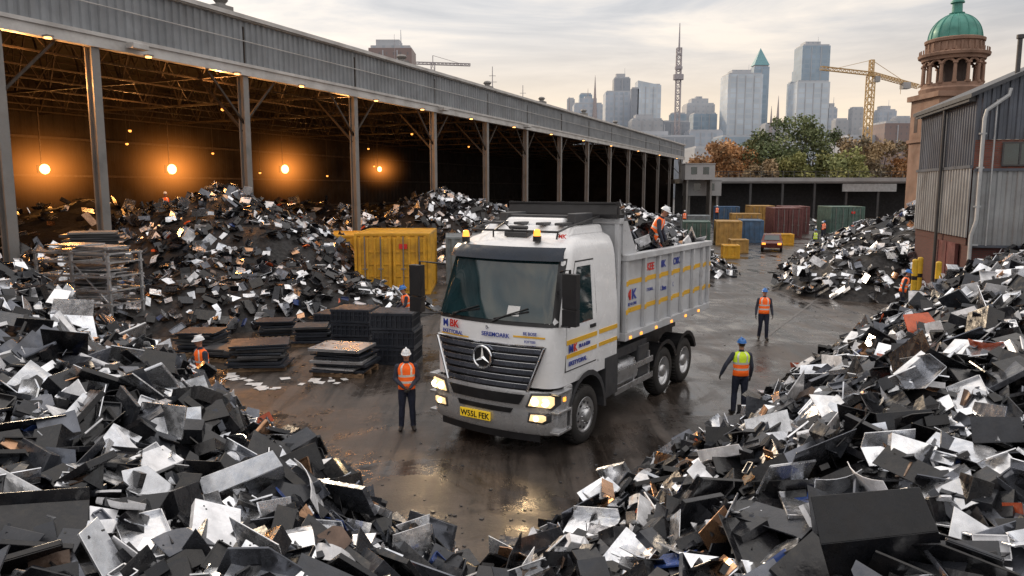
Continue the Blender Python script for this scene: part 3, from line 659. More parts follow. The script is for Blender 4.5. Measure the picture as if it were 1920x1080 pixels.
for sx in(1,-1):
    mb=MB(); mb.cyl((sx*1.02,3.0,.95),(sx*1.02,4.3,.95),.36,n=16); mb.obj('fuel_tank',['alu'],tk,smooth=True)
    mb=MB(); mb.bb(min(sx*.8,sx*1.36),max(sx*.8,sx*1.36),2.4,2.95,.62,1.25); mb.obj('battery_box',['black'],tk,bevel=.03)
    mb=MB(); mb.bb(min(sx*.75,sx*1.34),max(sx*.75,sx*1.34),4.4,5.05,.65,1.5); mb.bb(min(sx*.8,sx*1.3),max(sx*.8,sx*1.3),3.1,5.0,1.38,1.62); mb.obj('tool_box',['dgrey'],tk,bevel=.03)
    mb=MB()
    for z in(.62,1.02): mb.bb(min(sx*1.38,sx*1.42),max(sx*1.38,sx*1.42),2.98,5.12,z,z+.14)
    for y in(3.1,4.05,4.95): mb.bb(min(sx*1.2,sx*1.38),max(sx*1.2,sx*1.38),y,y+.06,.6,1.3)
    mb.obj('side_guard',['alu'],tk,bevel=.01)
    for y in(5.88,7.35):
        mb=MB(); vs=[]
        for i in range(9):
            an=R(160-17.5*i); a_,b_=y+.72*math.cos(an),.6+.72*math.sin(an); vs+=[(sx*.85,a_,b_),(sx*1.44,a_,b_),(sx*1.44,y+.84*math.cos(an),.6+.82*math.sin(an))]
        fs=[(3*i,3*i+1,3*i+4,3*i+3) for i in range(8)]+[(3*i+1,3*i+2,3*i+5,3*i+4) for i in range(8)]; mb.add(vs,fs)
        mb.obj('rear_mudguard',['black'],tk)
def wheel(front):
    ty=MB(); ty.lathe([(-.17,.36),(-.18,.45),(-.175,.55),(-.15,.59),(-.1,.6),(.1,.6),(.15,.59),(.175,.55),(.18,.45),(.17,.36),(-.17,.36)],'X',40)
    for k in range(40):
        a_=2*math.pi*k/40; ty.box((0,.603*math.cos(a_),.603*math.sin(a_)),(.26,.03,.03),0,Mx=Matrix.Rotation(a_,4,'X'))
    rm=MB()
    if front: pr=[(.17,.375),(.185,.36),(.15,.33),(.13,.31),(.16,.2),(.17,.19),(.17,.13),(.24,.12),(.26,.08),(.265,.0)]
    else: pr=[(.17,.375),(.185,.36),(.12,.34),(.0,.32),(-.02,.22),(-.01,.18),(.1,.17),(.17,.15),(.19,.1),(.195,0)]
    rm.lathe(pr,'X',36)
    for k in range(10):
        a_=2*math.pi*k/10; x=.175 if front else .0; rr=.165 if front else .2
        rm.cyl((x-.03,rr*math.cos(a_),rr*math.sin(a_)),(x+.03,rr*math.cos(a_),rr*math.sin(a_)),.018,n=6)
        a2=a_+.314; xx=.15 if front else -.0; rm.cyl((xx-.03,.262*math.cos(a2),.262*math.sin(a2)),(xx+.004,.262*math.cos(a2),.262*math.sin(a2)),.032,n=8,m=1)
    return ty.mesh('tyre',['rubber'],True),rm.mesh('rim',['alu','black'],True)
WF,WR=wheel(True),wheel(False)
for (y,ms,wx) in((1.45,WF,1.30),(5.88,WR,1.22),(7.35,WR,1.22)):
    for sx in(1,-1):
        e_=bpy.data.objects.new('wheel',None); coll.objects.link(e_); e_.parent=tk; e_.location=(sx*wx,y,.6); e_.rotation_euler=(0,0,0 if sx>0 else math.pi)
        for nm,me in zip(('tyre','rim'),ms):
            o=bpy.data.objects.new(nm,me); coll.objects.link(o); o.parent=e_
mb=MB(); X=1.42; YS=[3.32,4.35,5.2,6.0,6.8,7.6,8.35,8.86]
for sx in(1,-1):
    mb.bb(min(sx*(X-.06),sx*X),max(sx*(X-.06),sx*X),3.3,8.9,1.9,3.62)
    mb.bb(min(sx*(X-.1),sx*(X+.11)),max(sx*(X-.1),sx*(X+.11)),3.25,8.95,3.62,3.76)
    mb.bb(min(sx*(X-.1),sx*(X+.1)),max(sx*(X-.1),sx*(X+.1)),3.25,8.95,1.82,2.0)
    for y in YS: mb.bb(min(sx*X,sx*(X+.09)),max(sx*X,sx*(X+.09)),y-.055,y+.055,2.0,3.62)
mb.bb(-X,X,3.3,8.9,1.9,1.98); mb.bb(-X+.06,X-.06,8.84,8.9,1.98,3.5)
bed=mb.obj('tipper_bed',['bed'],tk,bevel=.012)
mb=MB(); mb.bb(-1.4,1.4,3.1,3.2,1.9,4.5); mb.bb(-1.44,1.44,3.04,3.24,4.45,4.57)
for x in(-1.36,-.7,0,.7,1.36): mb.bb(x-.05,x+.05,3.02,3.1,1.95,4.45)
for sx in(1,-1):
    q4=[(3.2,3.76),(3.2,4.5),(3.4,4.5),(3.95,3.76)]; vs=[(sx*1.36,y,z) for y,z in q4]+[(sx*1.44,y,z) for y,z in q4]
    mb.add(vs,[(0,1,2,3),(7,6,5,4)]+[(i,(i+1)%4,4+(i+1)%4,4+i) for i in range(4)])
mb.obj('headboard',['bed'],tk,bevel=.01)
mb=MB(); Mx=Matrix.Rotation(R(-14),4,'X'); mb.box((0,2.98,4.76),(2.8,.06,.26),0,Mx=Mx); mb.bb(-1.42,1.42,2.9,3.3,4.58,4.66)
for x in(-1.38,0,1.38): mb.box((x,3.02,4.76),(.05,.1,.34),0)
mb.bb(-1.4,1.4,2.94,3.02,4.88,4.92)
mb.obj('cover_roller',['black'],tk)
for y in(3.5,4.1,5.0,6.0,7.0,8.0):
    mb=MB(); mb.bb(1.52,1.54,y-.05,y+.05,1.85,1.91); mb.obj('marker_lamp',['amber'],tk)
mb=MB(); mb.bb(1.49,1.56,.4,.48,1.14,1.22); mb.obj('marker_lamp',['amber'],tk)
for zz in(2.42,3.06):
    mb=MB()
    for i in range(8):
        if i<7: mb.bb(X,X+.006,YS[i]+.055,YS[i+1]-.055,zz,zz+.11)
        mb.bb(X+.09,X+.096,YS[i]-.055,YS[i]+.055,zz,zz+.11)
    mb.obj('bed_stripe',['yellow'],bed)
text('EKEE',.24,'red',bed,(X+.01,4.42,3.3),q,.003,.03,1.15); text('MK',.24,'blue',bed,(X+.01,5.3,3.3),q,.003,.03,1.3); text('MOIK',.24,'blue',bed,(X+.01,6.07,3.3),q,.003,.03,1.05)
text('M',.32,'red',bed,(X+.01,3.42,2.72),q,.003,.03,1.15); text('K',.32,'blue',bed,(X+.01,3.74,2.72),q,.003,.03,1.2)
text('BUILD & ONE',.095,'blue',bed,(X+.01,3.42,2.58),q,.002,.02,1.05); text('EKETYORAL',.1,'blue',bed,(X+.01,4.43,2.8),q,.002,.02,1.0)
text('MK Boss',.16,'blue',bed,(X+.01,5.28,2.72),q,.002,.03,.95); text('BK',.16,'blue',bed,(X+.01,6.12,2.74),q,.002,.02,1)
def hload(x,y):
    if abs(x)>1.3 or y<3.35 or y>8.75: return -1
    return 3.5+.85*math.exp(-((y-5.4)/1.9)**2-((x+.1)/1.1)**2)+.22*nz2(x,y,1.3,5)
mb=MB()
vs=[];nx=12;ny=22
for j in range(ny+1):
    for i in range(nx+1):
        x=-1.3+2.6*i/nx;y=3.4+5.3*j/ny; vs.append((x,y,max(hload(x*.999,y),3.2)-.1))
mb.add(vs,[(j*(nx+1)+i,j*(nx+1)+i+1,(j+1)*(nx+1)+i+1,(j+1)*(nx+1)+i) for j in range(ny) for i in range(nx)],0,(.02,.02,.02,.3))
for it in gather(hload,(-1.15,1.15,3.5,8.6),560,.2,.52,rng,.5): emit_plate(mb,it,rng)
mb.obj('scrap_load',['mound','scrap'],loc=T0,rz=TR,kind='stuff',label='dark scrap sheets heaped inside the truck bed',cat='scrap load')

# ---------------------------------------------------------------- people
def person(label,loc,yaw,vox=.02,lean=0,arms=None,legs=None,vest='orange',helmet='white',front='sleeve',head_yaw=0,head_pitch=0,sc=1.0):
    UR=Matrix.Rotation(lean,4,'X'); P0=Vector((0,0,.95))
    U=lambda p:UR@(Vector(p)-P0)+P0
    UV=lambda v:(UR.to_3x3()@Vector(v))
    HM=Matrix.Rotation(head_yaw,4,'Z')@Matrix.Rotation(head_pitch,4,'X'); HC=Vector((0,0,1.56))
    Hd=lambda p:U(HM@(Vector(p)-HC)+HC); HR=(UR@HM).to_3x3()
    arms=arms or {1:((.25,.02,1.14),(.28,-.06,.88)),-1:((-.25,.02,1.14),(-.28,-.06,.88))}
    legs=legs or {1:((.11,-.02,.5),(.13,.02,.09)),-1:((-.11,-.02,.5),(-.13,.02,.09))}
    b=MB(); seg=[]
    def S(p0,p1,r0,r1,t): seg.append((Vector(p0),Vector(p1),r0,r1,t))
    tor=[(.84,.15,.1),(.93,.168,.115),(1.03,.155,.108),(1.13,.152,.105),(1.26,.175,.118),(1.37,.19,.115),(1.44,.15,.09),(1.49,.07,.062)]
    b.loft([(U((0,0,z)) if z>.9 else (0,0,z),UV((rx,0,0)),UV((0,ry,0)) if z>.9 else (0,ry,0)) for z,rx,ry in tor],0,20)
    S((0,0,.84),U((0,0,1.0)),.14,.14,0); S(U((0,0,1.05)),U((0,0,1.4)),.14,.15,1)
    b.tube([U((0,.012,1.44)),U((0,0,1.52)),Hd((0,-.005,1.6))],[.06,.055,.055],12); S(U((0,0,1.47)),Hd((0,0,1.6)),.05,.05,2)
    b.sphere(Hd((0,-.005,1.675)),(.076,.094,.112),0,18,12,Mx=HR); S(Hd((0,0,1.62)),Hd((0,0,1.72)),.08,.08,2)
    b.sphere(Hd((0,-.055,1.6)),(.048,.042,.034),0,10,6,Mx=HR); b.sphere(Hd((0,-.1,1.655)),(.013,.02,.024),0,8,6,Mx=HR)
    for s in(1,-1): b.sphere(Hd((s*.077,.005,1.665)),(.012,.02,.032),0,8,6,Mx=HR)
    post=MB()
    for s in(1,-1):
        el,wr=arms[s]; sh=U((s*.185,0,1.41)); el=U(el); wr=U(wr)
        b.sphere(sh,(.068,.066,.066),0,12,8)
        b.tube([sh,sh.lerp(el,.35),sh.lerp(el,.8),el],[.064,.06,.052,.05],12); b.sphere(el,.05,0,10,6)
        b.tube([el,el.lerp(wr,.3),wr],[.05,.05,.036],12)
        S(sh,el,.06,.05,1); S(el,wr,.048,.036,1)
        d=(wr-el).normalized(); inward=Vector((-s,0,0)); nrm=(inward-d*inward.dot(d)); 
        nrm=nrm.normalized() if nrm.length>.2 else UV((0,0,-1)); lat=d.cross(nrm)
        if lat.y>0: lat=-lat
        b.loft([(wr-d*.02,lat*.03,nrm*.024),(wr+d*.02,lat*.036,nrm*.02),(wr+d*.07,lat*.044,nrm*.018),(wr+d*.095,lat*.04,nrm*.013)],0,12)
        S(wr+d*.01,wr+d*.1,.035,.03,4)
        for i,ln in enumerate((.068,.078,.073,.056)):
            p=wr+d*.08+lat*(.031-.0205*i); dd=d.copy(); pts=[p];
            for k,fr in enumerate((.42,.32,.26)):
                dd=(Matrix.Rotation(R(24),3,lat)@dd) if (Matrix.Rotation(R(24),3,lat)@dd).dot(nrm)>dd.dot(nrm) else (Matrix.Rotation(R(-24),3,lat)@dd)
                p=p+dd*ln*fr*1.15; pts.append(p)
            post.tube(pts,[.0095,.0095,.0088,.006],7,4)
        t0=wr+d*.025+lat*.03; post.tube([t0,t0+(d*.6+lat*.7+nrm*.3)*.035,t0+(d*.95+lat*.75+nrm*.6)*.06],[.013,.011,.008],7,4)
        kn,an=[Vector(q) for q in legs[s]]; hp=Vector((s*.092,0,.9))
        b.tube([hp,hp.lerp(kn,.4),kn.lerp(hp,.12),kn],[.1,.092,.072,.068],14); b.sphere(kn,.068,0,12,6)
        b.tube([kn,kn.lerp(an,.3),kn.lerp(an,.85),an],[.068,.07,.06,.062],14)
        S(hp,kn,.09,.065,0); S(kn,an+Vector((0,0,.03)),.065,.055,0)
        fx=s*.03; b.tube([an+Vector((0,.05,-.035)),an+Vector((0,0,-.03)),an+Vector((fx*.5,-.09,-.045)),an+Vector((fx,-.17,-.052)),an+Vector((fx,-.2,-.056))],[.036,.052,.046,.038,.022],10)
        S(an+Vector((0,.04,-.04)),an+Vector((fx,-.18,-.05)),.045,.04,3)
    tmp=bpy.data.objects.new('tmp',b.mesh('tmp',[])); coll.objects.link(tmp)
    r=tmp.modifiers.new('r','REMESH'); r.mode='VOXEL'; r.voxel_size=vox
    sm=tmp.modifiers.new('s','SMOOTH'); sm.iterations=2; sm.factor=.4
    bpy.context.view_layer.update(); dg=bpy.context.evaluated_depsgraph_get()
    me=bpy.data.meshes.new_from_object(tmp.evaluated_get(dg)); bpy.data.objects.remove(tmp)
    n=len(me.polygons); C=np.zeros(n*3); me.polygons.foreach_get('center',C); C=C.reshape(-1,3)
    best=np.full(n,9.); tg=np.zeros(n,int)
    for p0,p1,r0,r1,t in seg:
        a_=np.array(p0);d=np.array(p1)-a_; tt=np.clip(((C-a_)@d)/max(d@d,1e-9),0,1)
        ds=np.linalg.norm(C-(a_+tt[:,None]*d),axis=1)-(r0+(r1-r0)*tt); q_=ds<best; best[q_]=ds[q_]; tg[q_]=t
    hc=np.array(Hd((0,0,1.675))); bk=np.array(HR@Vector((0,1,0))); hp_=(tg==2)&(((C-hc)@bk)>.03)&(((C-hc)@np.array(HR@Vector((0,0,1))))>-.06); tg[hp_]=5
    vs=[tuple(v.co) for v in me.vertices]; fs=[tuple(p.vertices) for p in me.polygons]; bpy.data.meshes.remove(me)
    bd=MB(); bd.v=vs;bd.f=fs;bd.m=[int(x) for x in tg]; bd.add(post.v,post.f,4)
    for s in(1,-1):
        bd.sphere(Hd((s*.03,-.088,1.685)),(.012,.008,.007),5,8,4,Mx=HR); bd.tube([Hd((s*.016,-.094,1.703)),Hd((s*.046,-.086,1.703))],.004,4,5)
    bd.tube([Hd((-.022,-.094,1.618)),Hd((.022,-.094,1.618))],.005,5,6)
    o=bd.obj('person',['navy',front,'skin','boot','glove','hair','boot'],None,False,label=label,cat='person',loc=loc,rz=yaw)
    o.data.polygons.foreach_set('use_smooth',[True]*len(o.data.polygons)); o.scale=(sc,sc,sc)
    v=MB(); zr=[(.93,.185,.132),(1.03,.178,.13),(1.06,.176,.129),(1.11,.176,.128),(1.17,.18,.13),(1.2,.184,.132),(1.25,.19,.135),(1.33,.2,.137),(1.39,.205,.133),(1.44,.178,.112),(1.475,.12,.09),(1.495,.085,.078)]
    def mf(i,k):
        if i in(2,5): return 1
        if i>=6 and k in (4,9,18,23): return 1
        return 2 if (vest=='mix' and i>=6) else 0
    v.loft([(U((0,0,z)),UV((rx,0,0)),UV((0,ry,0))) for z,rx,ry in zr],0,28,False,mf)
    vo=v.obj('vest',['vestY' if vest=='yellow' else 'vestO','refl','vestY'],o,True)
    so=vo.modifiers.new('s','SOLIDIFY'); so.thickness=.008
    h=MB(); hm=[]
    for i in range(8):
        a_=R(90*i/7.0); c_=max(math.cos(a_),.05); hm.append((Hd((0,.0,1.705+.105*math.sin(a_))),HR@Vector((.1*c_,0,0)),HR@Vector((0,.12*c_,0))))
    h.loft(hm,0,20)
    h.loft([(Hd((0,-.018,1.700)),HR@Vector((.112,0,0)),HR@Vector((0,.152,0))),(Hd((0,-.018,1.712)),HR@Vector((.104,0,0)),HR@Vector((0,.14,0)))],0,20)
    h.box(Hd((0,0,1.81)),(.03,.17,.015),0,Mx=HR)
    h.obj('helmet',['helW' if helmet=='white' else 'helB'],o,True)
    return o
clasp={1:((.25,.0,1.15),(.07,-.2,.98)),-1:((-.25,.0,1.15),(-.06,-.21,1.0))}
person('worker in orange vest and white helmet standing with clasped hands',(-2.28,15.75,0),R(8),.013,arms=clasp,helmet='white',head_pitch=R(6))
person('worker in blue helmet and two-tone vest seen from behind',(5.3,16.9,max(0,HT(5.3,16.9))),R(180),.013,vest='mix',helmet='blue',arms={1:((.36,.03,1.18),(.44,-.05,.94)),-1:((-.25,.0,1.14),(-.26,-.1,.88))},legs={1:((.12,-.03,.5),(.15,.03,.09)),-1:((-.1,.0,.5),(-.1,.0,.09))})
person('worker in orange vest and blue helmet walking on wet asphalt',(8.75,25.6,0),R(-8),.016,helmet='blue',legs={1:((.1,-.06,.5),(.11,-.03,.09)),-1:((-.1,.01,.5),(-.12,.12,.1))})
tp=T0+Matrix.Rotation(TR,3,'Z')@Vector((1.0,5.85,0))
person('worker in orange vest bending over the truck load',(tp.x,tp.y,3.05),R(70),.016,lean=R(26),helmet='white',arms={1:((.26,-.12,1.2),(.24,-.32,1.02)),-1:((-.26,-.12,1.2),(-.22,-.32,1.0))})
person('worker in orange vest leaning behind black crates',(-3.35,23.9,0.35),R(-70),.02,lean=R(14),helmet='blue',arms={1:((.25,-.1,1.2),(.2,-.35,1.1)),-1:((-.25,-.1,1.2),(-.2,-.35,1.1))})
person('worker in white helmet standing behind the scrap heap',(-6.95,16.45,max(.15,hL(-6.95,16.45))),R(-40),.016,lean=R(6),helmet='white',arms={1:((.25,-.05,1.15),(.26,-.25,1.0)),-1:((-.25,-.05,1.15),(-.24,-.25,1.0))})
person('worker in orange vest and blue helmet leaning by the building',(15.1,28.6,HT(15.1,28.6)+.1),R(60),.02,lean=R(12),helmet='blue')
person('distant worker in yellow vest standing in the yard',(26.2,64.5,0),R(5),.03,vest='yellow',helmet='blue')
person('distant worker in orange vest on the scrap heap',(27.0,58,max(0,HT(27.0,58))),R(30),.03,helmet='white',lean=R(15))
person('distant worker in orange vest by the containers',(33.2,80,0),R(40),.03)
person('distant worker in orange vest near the far shed',(34.2,82,0),R(-20),.03,helmet='blue')
person('distant worker in orange vest beside low skips',(17.5,76,1.3),R(-20),.03)
person('worker in orange vest on the heap inside the warehouse',(-18.9,41,HT(-18.9,41)-.3),R(20),.03)
person('distant worker in orange vest beside green skip',(24.6,90,1.5),R(0),.03)

# ---------------------------------------------------------------- warehouse
WA=math.atan2(SY,SX)
W0=(-18.7,28.3,0)
wh=empty('warehouse',W0,WA,'long open-sided scrap warehouse with grey corrugated fascia and steel columns','warehouse')
XA,XB=-26,134
mb=MB(); mb.corr((XB,0),(XA,0),11.62,13.75,.42,.07); 
o=mb.obj('fascia',['corr'],wh); o.data.flip_normals()
mb=MB(); mb.bb(XA,XB,-.16,.2,11.0,11.2); mb.bb(XA,XB,-.1,.1,11.2,11.45); mb.bb(XA,XB,-.18,.2,11.45,11.6); mb.obj('eave_beam',['beam'],wh)
mb=MB(); mb.bb(XA,XB,-.16,.1,13.75,13.9); mb.bb(XA,XB,-.3,-.16,13.8,14.0); mb.cyl((XA,-.2,12.7),(XB,-.2,12.7),.03,n=5); mb.obj('gutter',['beam'],wh)
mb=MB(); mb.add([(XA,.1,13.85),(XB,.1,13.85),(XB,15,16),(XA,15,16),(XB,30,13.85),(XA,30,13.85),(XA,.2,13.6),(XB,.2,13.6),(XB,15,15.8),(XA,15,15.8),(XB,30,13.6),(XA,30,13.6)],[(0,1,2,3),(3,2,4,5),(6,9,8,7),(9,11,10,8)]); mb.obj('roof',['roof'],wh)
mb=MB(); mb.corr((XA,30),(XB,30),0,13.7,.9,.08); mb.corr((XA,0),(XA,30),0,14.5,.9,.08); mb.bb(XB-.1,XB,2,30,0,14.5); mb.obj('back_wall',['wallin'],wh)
for t in(-20,-10,-.2,3.8,12.4,22.1,32.4,41.8,51,61,71,81,91,101,111,121,131):
    c=MB(); r=.19
    c.bb(t-r,t+r,-.02,.05,0,11); c.bb(t-r,t+r,.33,.4,0,11); c.bb(t-.05,t+.05,.05,.33,0,11); c.bb(t-.35,t+.35,-.2,.6,0,.25)
    c.cyl((t+.3,.2,0),(t+.3,.2,11),.05,n=6)
    c.obj('column',['steel'],wh)
    if t==3.8: continue
    c=MB()
    c.bar((t,0,11.1),(t,30,11.1),.14); c.bar((t,0,13.4),(t,15,15.5),.12); c.bar((t,15,15.5),(t,30,13.4),.12)
    for k in range(10):
        y0=k*3.;ym=y0+1.5; zt=lambda y:13.4+2.1*(1-abs(y-15)/15)
        c.bar((t,y0,11.1),(t,ym,zt(ym)),.08); c.bar((t,ym,zt(ym)),(t,y0+3,11.1),.08); c.bar((t,y0,11.1),(t,y0,zt(y0)),.06)
    c.bar((t,.3,8.2),(t,3.2,11.1),.12)
    if t>-15: c.bar((t,.2,8.6),(t-2.4,.2,11),.1); c.bar((t,.2,8.6),(t+2.4,.2,11),.1)
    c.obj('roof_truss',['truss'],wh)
for y in(3,7,11,15,19,23,27):
    c=MB(); z=13.2+2.1*(1-abs(y-15)/15); c.bar((XA,y,z),(XB,y,z),.12); c.bar((XA,y,11.0),(XB,y,11.0),.08)
    for k in range(32): x=XA+k*5; c.bar((x,y,11),(x+2.5,y,z),.05); c.bar((x+2.5,y,z),(x+5,y,11),.05)
    c.obj('purlin',['truss'],wh)
for y,z in((29.6,3.2),(29.6,6.2),(29.6,9.2)):
    c=MB(); c.bb(XA,XB,y-.1,y+.1,z,z+.18); c.obj('wall_girt',['truss'],wh)
rn=random.Random(5)
for t in(1.6,6.2,11.5,16.5,24,30,38,47,57,68,80,95,110,125):
    c=MB(); c.cyl((t,-.28,10.93),(t,-.28,10.99),.13,n=10); c.bb(t-.14,t+.14,-.45,-.1,10.99,11.06,1); c.obj('eave_lamp',['eave','steel'],wh)
for (t,y,z) in((4,8,10.5),(20,9,10.4),(22,20,9.5),(44,9,10.4),(50,18,9.5),(62,12,10.2),(14,24,7.5),(30,25,6.6),(52,25,6.7),(8,22,6),(75,16,9),(40,24,6.8),(60,24,8),(35,25,8.5),(25,24,8.8)):
    c=MB(); c.sphere((t,y,z),(.12,.12,.1),0,8,5); c.bar((t,y,z),(t,y,11.),.03,1); c.cyl((t,y,z+.06),(t,y,z+.16),.15,.05,8,1); c.obj('hanging_lamp',['small','truss'],wh)
def wl(t,y,z): return Vector(W0)+Matrix.Rotation(WA,3,'Z')@Vector((t,y,z))
def t_for(px,y):
    u=(px-960)/1400; A=-18.7-.918*y; B=(28.3+.3965*y)*.9914
    return (u*B-A)/(.3965-u*.910)
for px,y,e_,rad,hr in((88,24,900,.36,8.5),(325,24,900,.42,9.5),(536,24,800,.44,9.5),(713,24,400,.32,6.5)):
    t=round(t_for(px,y),1); p=wl(t,y,0); z=round(5.2+37/1400*p.y,2)
    f=empty('floodlight',(p.x,p.y,z),WA,'glowing orange sodium floodlight hanging inside the warehouse','floodlight','floodlights inside the warehouse')
    c=MB(); c.sphere((0,0,0),(rad,rad*.7,rad),0,16,12); c.obj('lamp',['flood'],f,True)
    c=MB(); c.bar((0,.3,0),(0,.3,11-z),.08); c.bb(-rad*1.0,rad*1.0,rad*.72,rad*.95,-rad*.8,rad*.8); c.obj('bracket',['truss'],f)
    c=MB(); c.sphere((0,0,0),1,0,20,14); hz_=c.obj('glow_shell',['glow_halo'],f); hz_.scale=(hr,min(hr,5.5),hr*.7)  # self-glowing shell added as an orange halo around the lamp
    light('flood_glow','POINT',(0,-2.1,0),e_,(1,.42,.1),f,.5)
for t,y,e_ in((2,2.5,1000),(13,2.5,1100),(25,3,700),(17,14,700),(-7,3,1200)):
    p=wl(t,y,9.8); light('heap_fill_light','POINT',p,e_,(1,.42,.12),None,.3)  # added warm fill without fixtures, for glints on heaps and ground
for t,h in((9,.5),(13,.6),(31,.5),(46,.5),(60,.6),(75,.7),(90,.5)):
    mb=MB(); mb.bb(t-.5,t+.5,1.6,2.4,14,14.2+h); mb.cyl((t,2,14.2+h),(t,2,14.5+h),.25); mb.sphere((t,2,14.5+h),(.4,.4,.2),n=10,k=4)
    mb.obj('roof_vent',['steel'],wh)
for t in(5.5,33,50):
    mb=MB(); mb.bb(t-.4,t+.4,-.7,-.25,11.15,11.4); mb.obj('security_camera',['beam'],wh,bevel=.03)

# ---------------------------------------------------------------- right corrugated building
ea=math.atan2(.968,.25)-math.pi/2
rb=empty('industrial_building',(18,29.5,0),ea,'grey corrugated building over dark red brick with drainpipes','building')
Wd,Dp=12,7.8
ra=lambda x:8.85+.45*x
mb=MB()
mb.corr((0,0),(Wd,0),7.1,ra(0),.3,.05,0,ra(Wd)); mb.corr((0,Dp),(0,0),6.1,8.85,.3,.05,0); mb.obj('upper_cladding',['corrD'],rb)
mb=MB(); mb.bb(.0,Wd,.02,.3,5.95,7.1); mb.obj('brick_wall',['brick'],rb)
mb=MB(); mb.corr((0,-.04),(Wd,-.04),2.98,5.95,.34,.05); mb.corr((-.04,Dp),(-.04,.0),3.3,6.1,.34,.05); mb.obj('lower_cladding',['corrL'],rb)
mb=MB(); mb.bb(.05,Wd,.05,Dp,0,2.98); mb.bb(.03,.3,.3,Dp,2.98,8.7); mb.obj('base_wall',['dbrick'],rb)
mb=MB(); mb.bb(1.0,2.1,-.03,.03,6.15,6.95); wn=mb.obj('window',['glass'],rb)
mb=MB()
for x in(.97,1.55,2.13): mb.bb(x-.03,x+.03,-.06,-.03,6.12,6.98)
for z in(6.12,6.98): mb.bb(.94,2.16,-.065,-.032,z-.03,z+.03)
mb.obj('window_frame',['dgrey'],wn)
mb=MB(); vs=[(-.35,-.3,ra(-.35)),(Wd,-.3,ra(Wd)),(Wd,Dp+.3,ra(Wd)),(-.35,Dp+.3,ra(-.35))]; vs+=[(x,y,z+.16) for x,y,z in vs]
mb.add(vs,[(3,2,1,0),(4,5,6,7),(0,1,5,4),(1,2,6,5),(2,3,7,6),(3,0,4,7)]); mb.obj('roof',['slate'],rb)
mb=MB(); mb.tube([(1.0,-.2,9.0),(.95,-.22,8.75),(.25,-.2,8.2),(.2,-.18,7.9),(.2,-.18,4),(.05,-.18,3.4),(.05,-.18,.3)],.075,8)
for z in(1.5,3,4.5,6,7.3): mb.bb(.08,.32,-.2,.0,z,z+.06)
mb.obj('drainpipe',['pipe'],rb,True)
mb=MB(); mb.tube([(.6,-.16,8.6),(.6,-.16,3.0)],.03,6); mb.obj('cable_conduit',['pipe'],rb,True)
mb=MB(); mb.tube([(-.2,3.5,8.6),(-.2,3.5,3.0),(-.2,3.5,.2)],.07,8); mb.obj('drainpipe',['dgrey'],rb)
mb=MB(); mb.bb(-.3,-.05,0.1,Dp,8.58,8.76); mb.obj('gutter',['dgrey'],rb)
mb=MB(); mb.cyl((1.75,1.5,9.4),(1.75,1.5,11.2),.09,n=10); mb.cyl((1.75,1.5,11.1),(1.75,1.5,11.25),.14,n=10); mb.obj('vent_pipe',['dgrey'],rb)
mb=MB(); mb.bb(-.1,.0,1.0,3.5,0,3.0); mb.bb(-.13,-.1,1.0,1.15,0,3.0); mb.bb(-.13,-.1,2.2,2.3,0,3.0); mb.obj('roller_door',['contR'],rb)
mb=MB(); mb.bb(-.12,.0,0,Dp,6.02,6.14); mb.bb(0,Wd,-.14,-.1,5.9,6.0); mb.bb(0,Wd,-.14,-.1,2.93,3.03); mb.obj('ledge',['corrD'],rb)
for x,y in((16.6,30.6),(17.0,29.6),(17.3,31.5)):
    mb=MB(); mb.cyl((0,0,0),(0,0,2.3),.11,n=14); mb.sphere((0,0,2.3),(.11,.11,.06),0,14,4,0); mb.cyl((0,0,.0),(0,0,.05),.18,n=14,m=1); mb.cyl((0,0,1.5),(0,0,1.66),.114,n=14,m=1)
    mb.obj('bollard',['yb','black'],None,True,loc=(x,y,0),label='yellow steel bollard beside the brick building',cat='bollard',group='yellow bollards by the building')

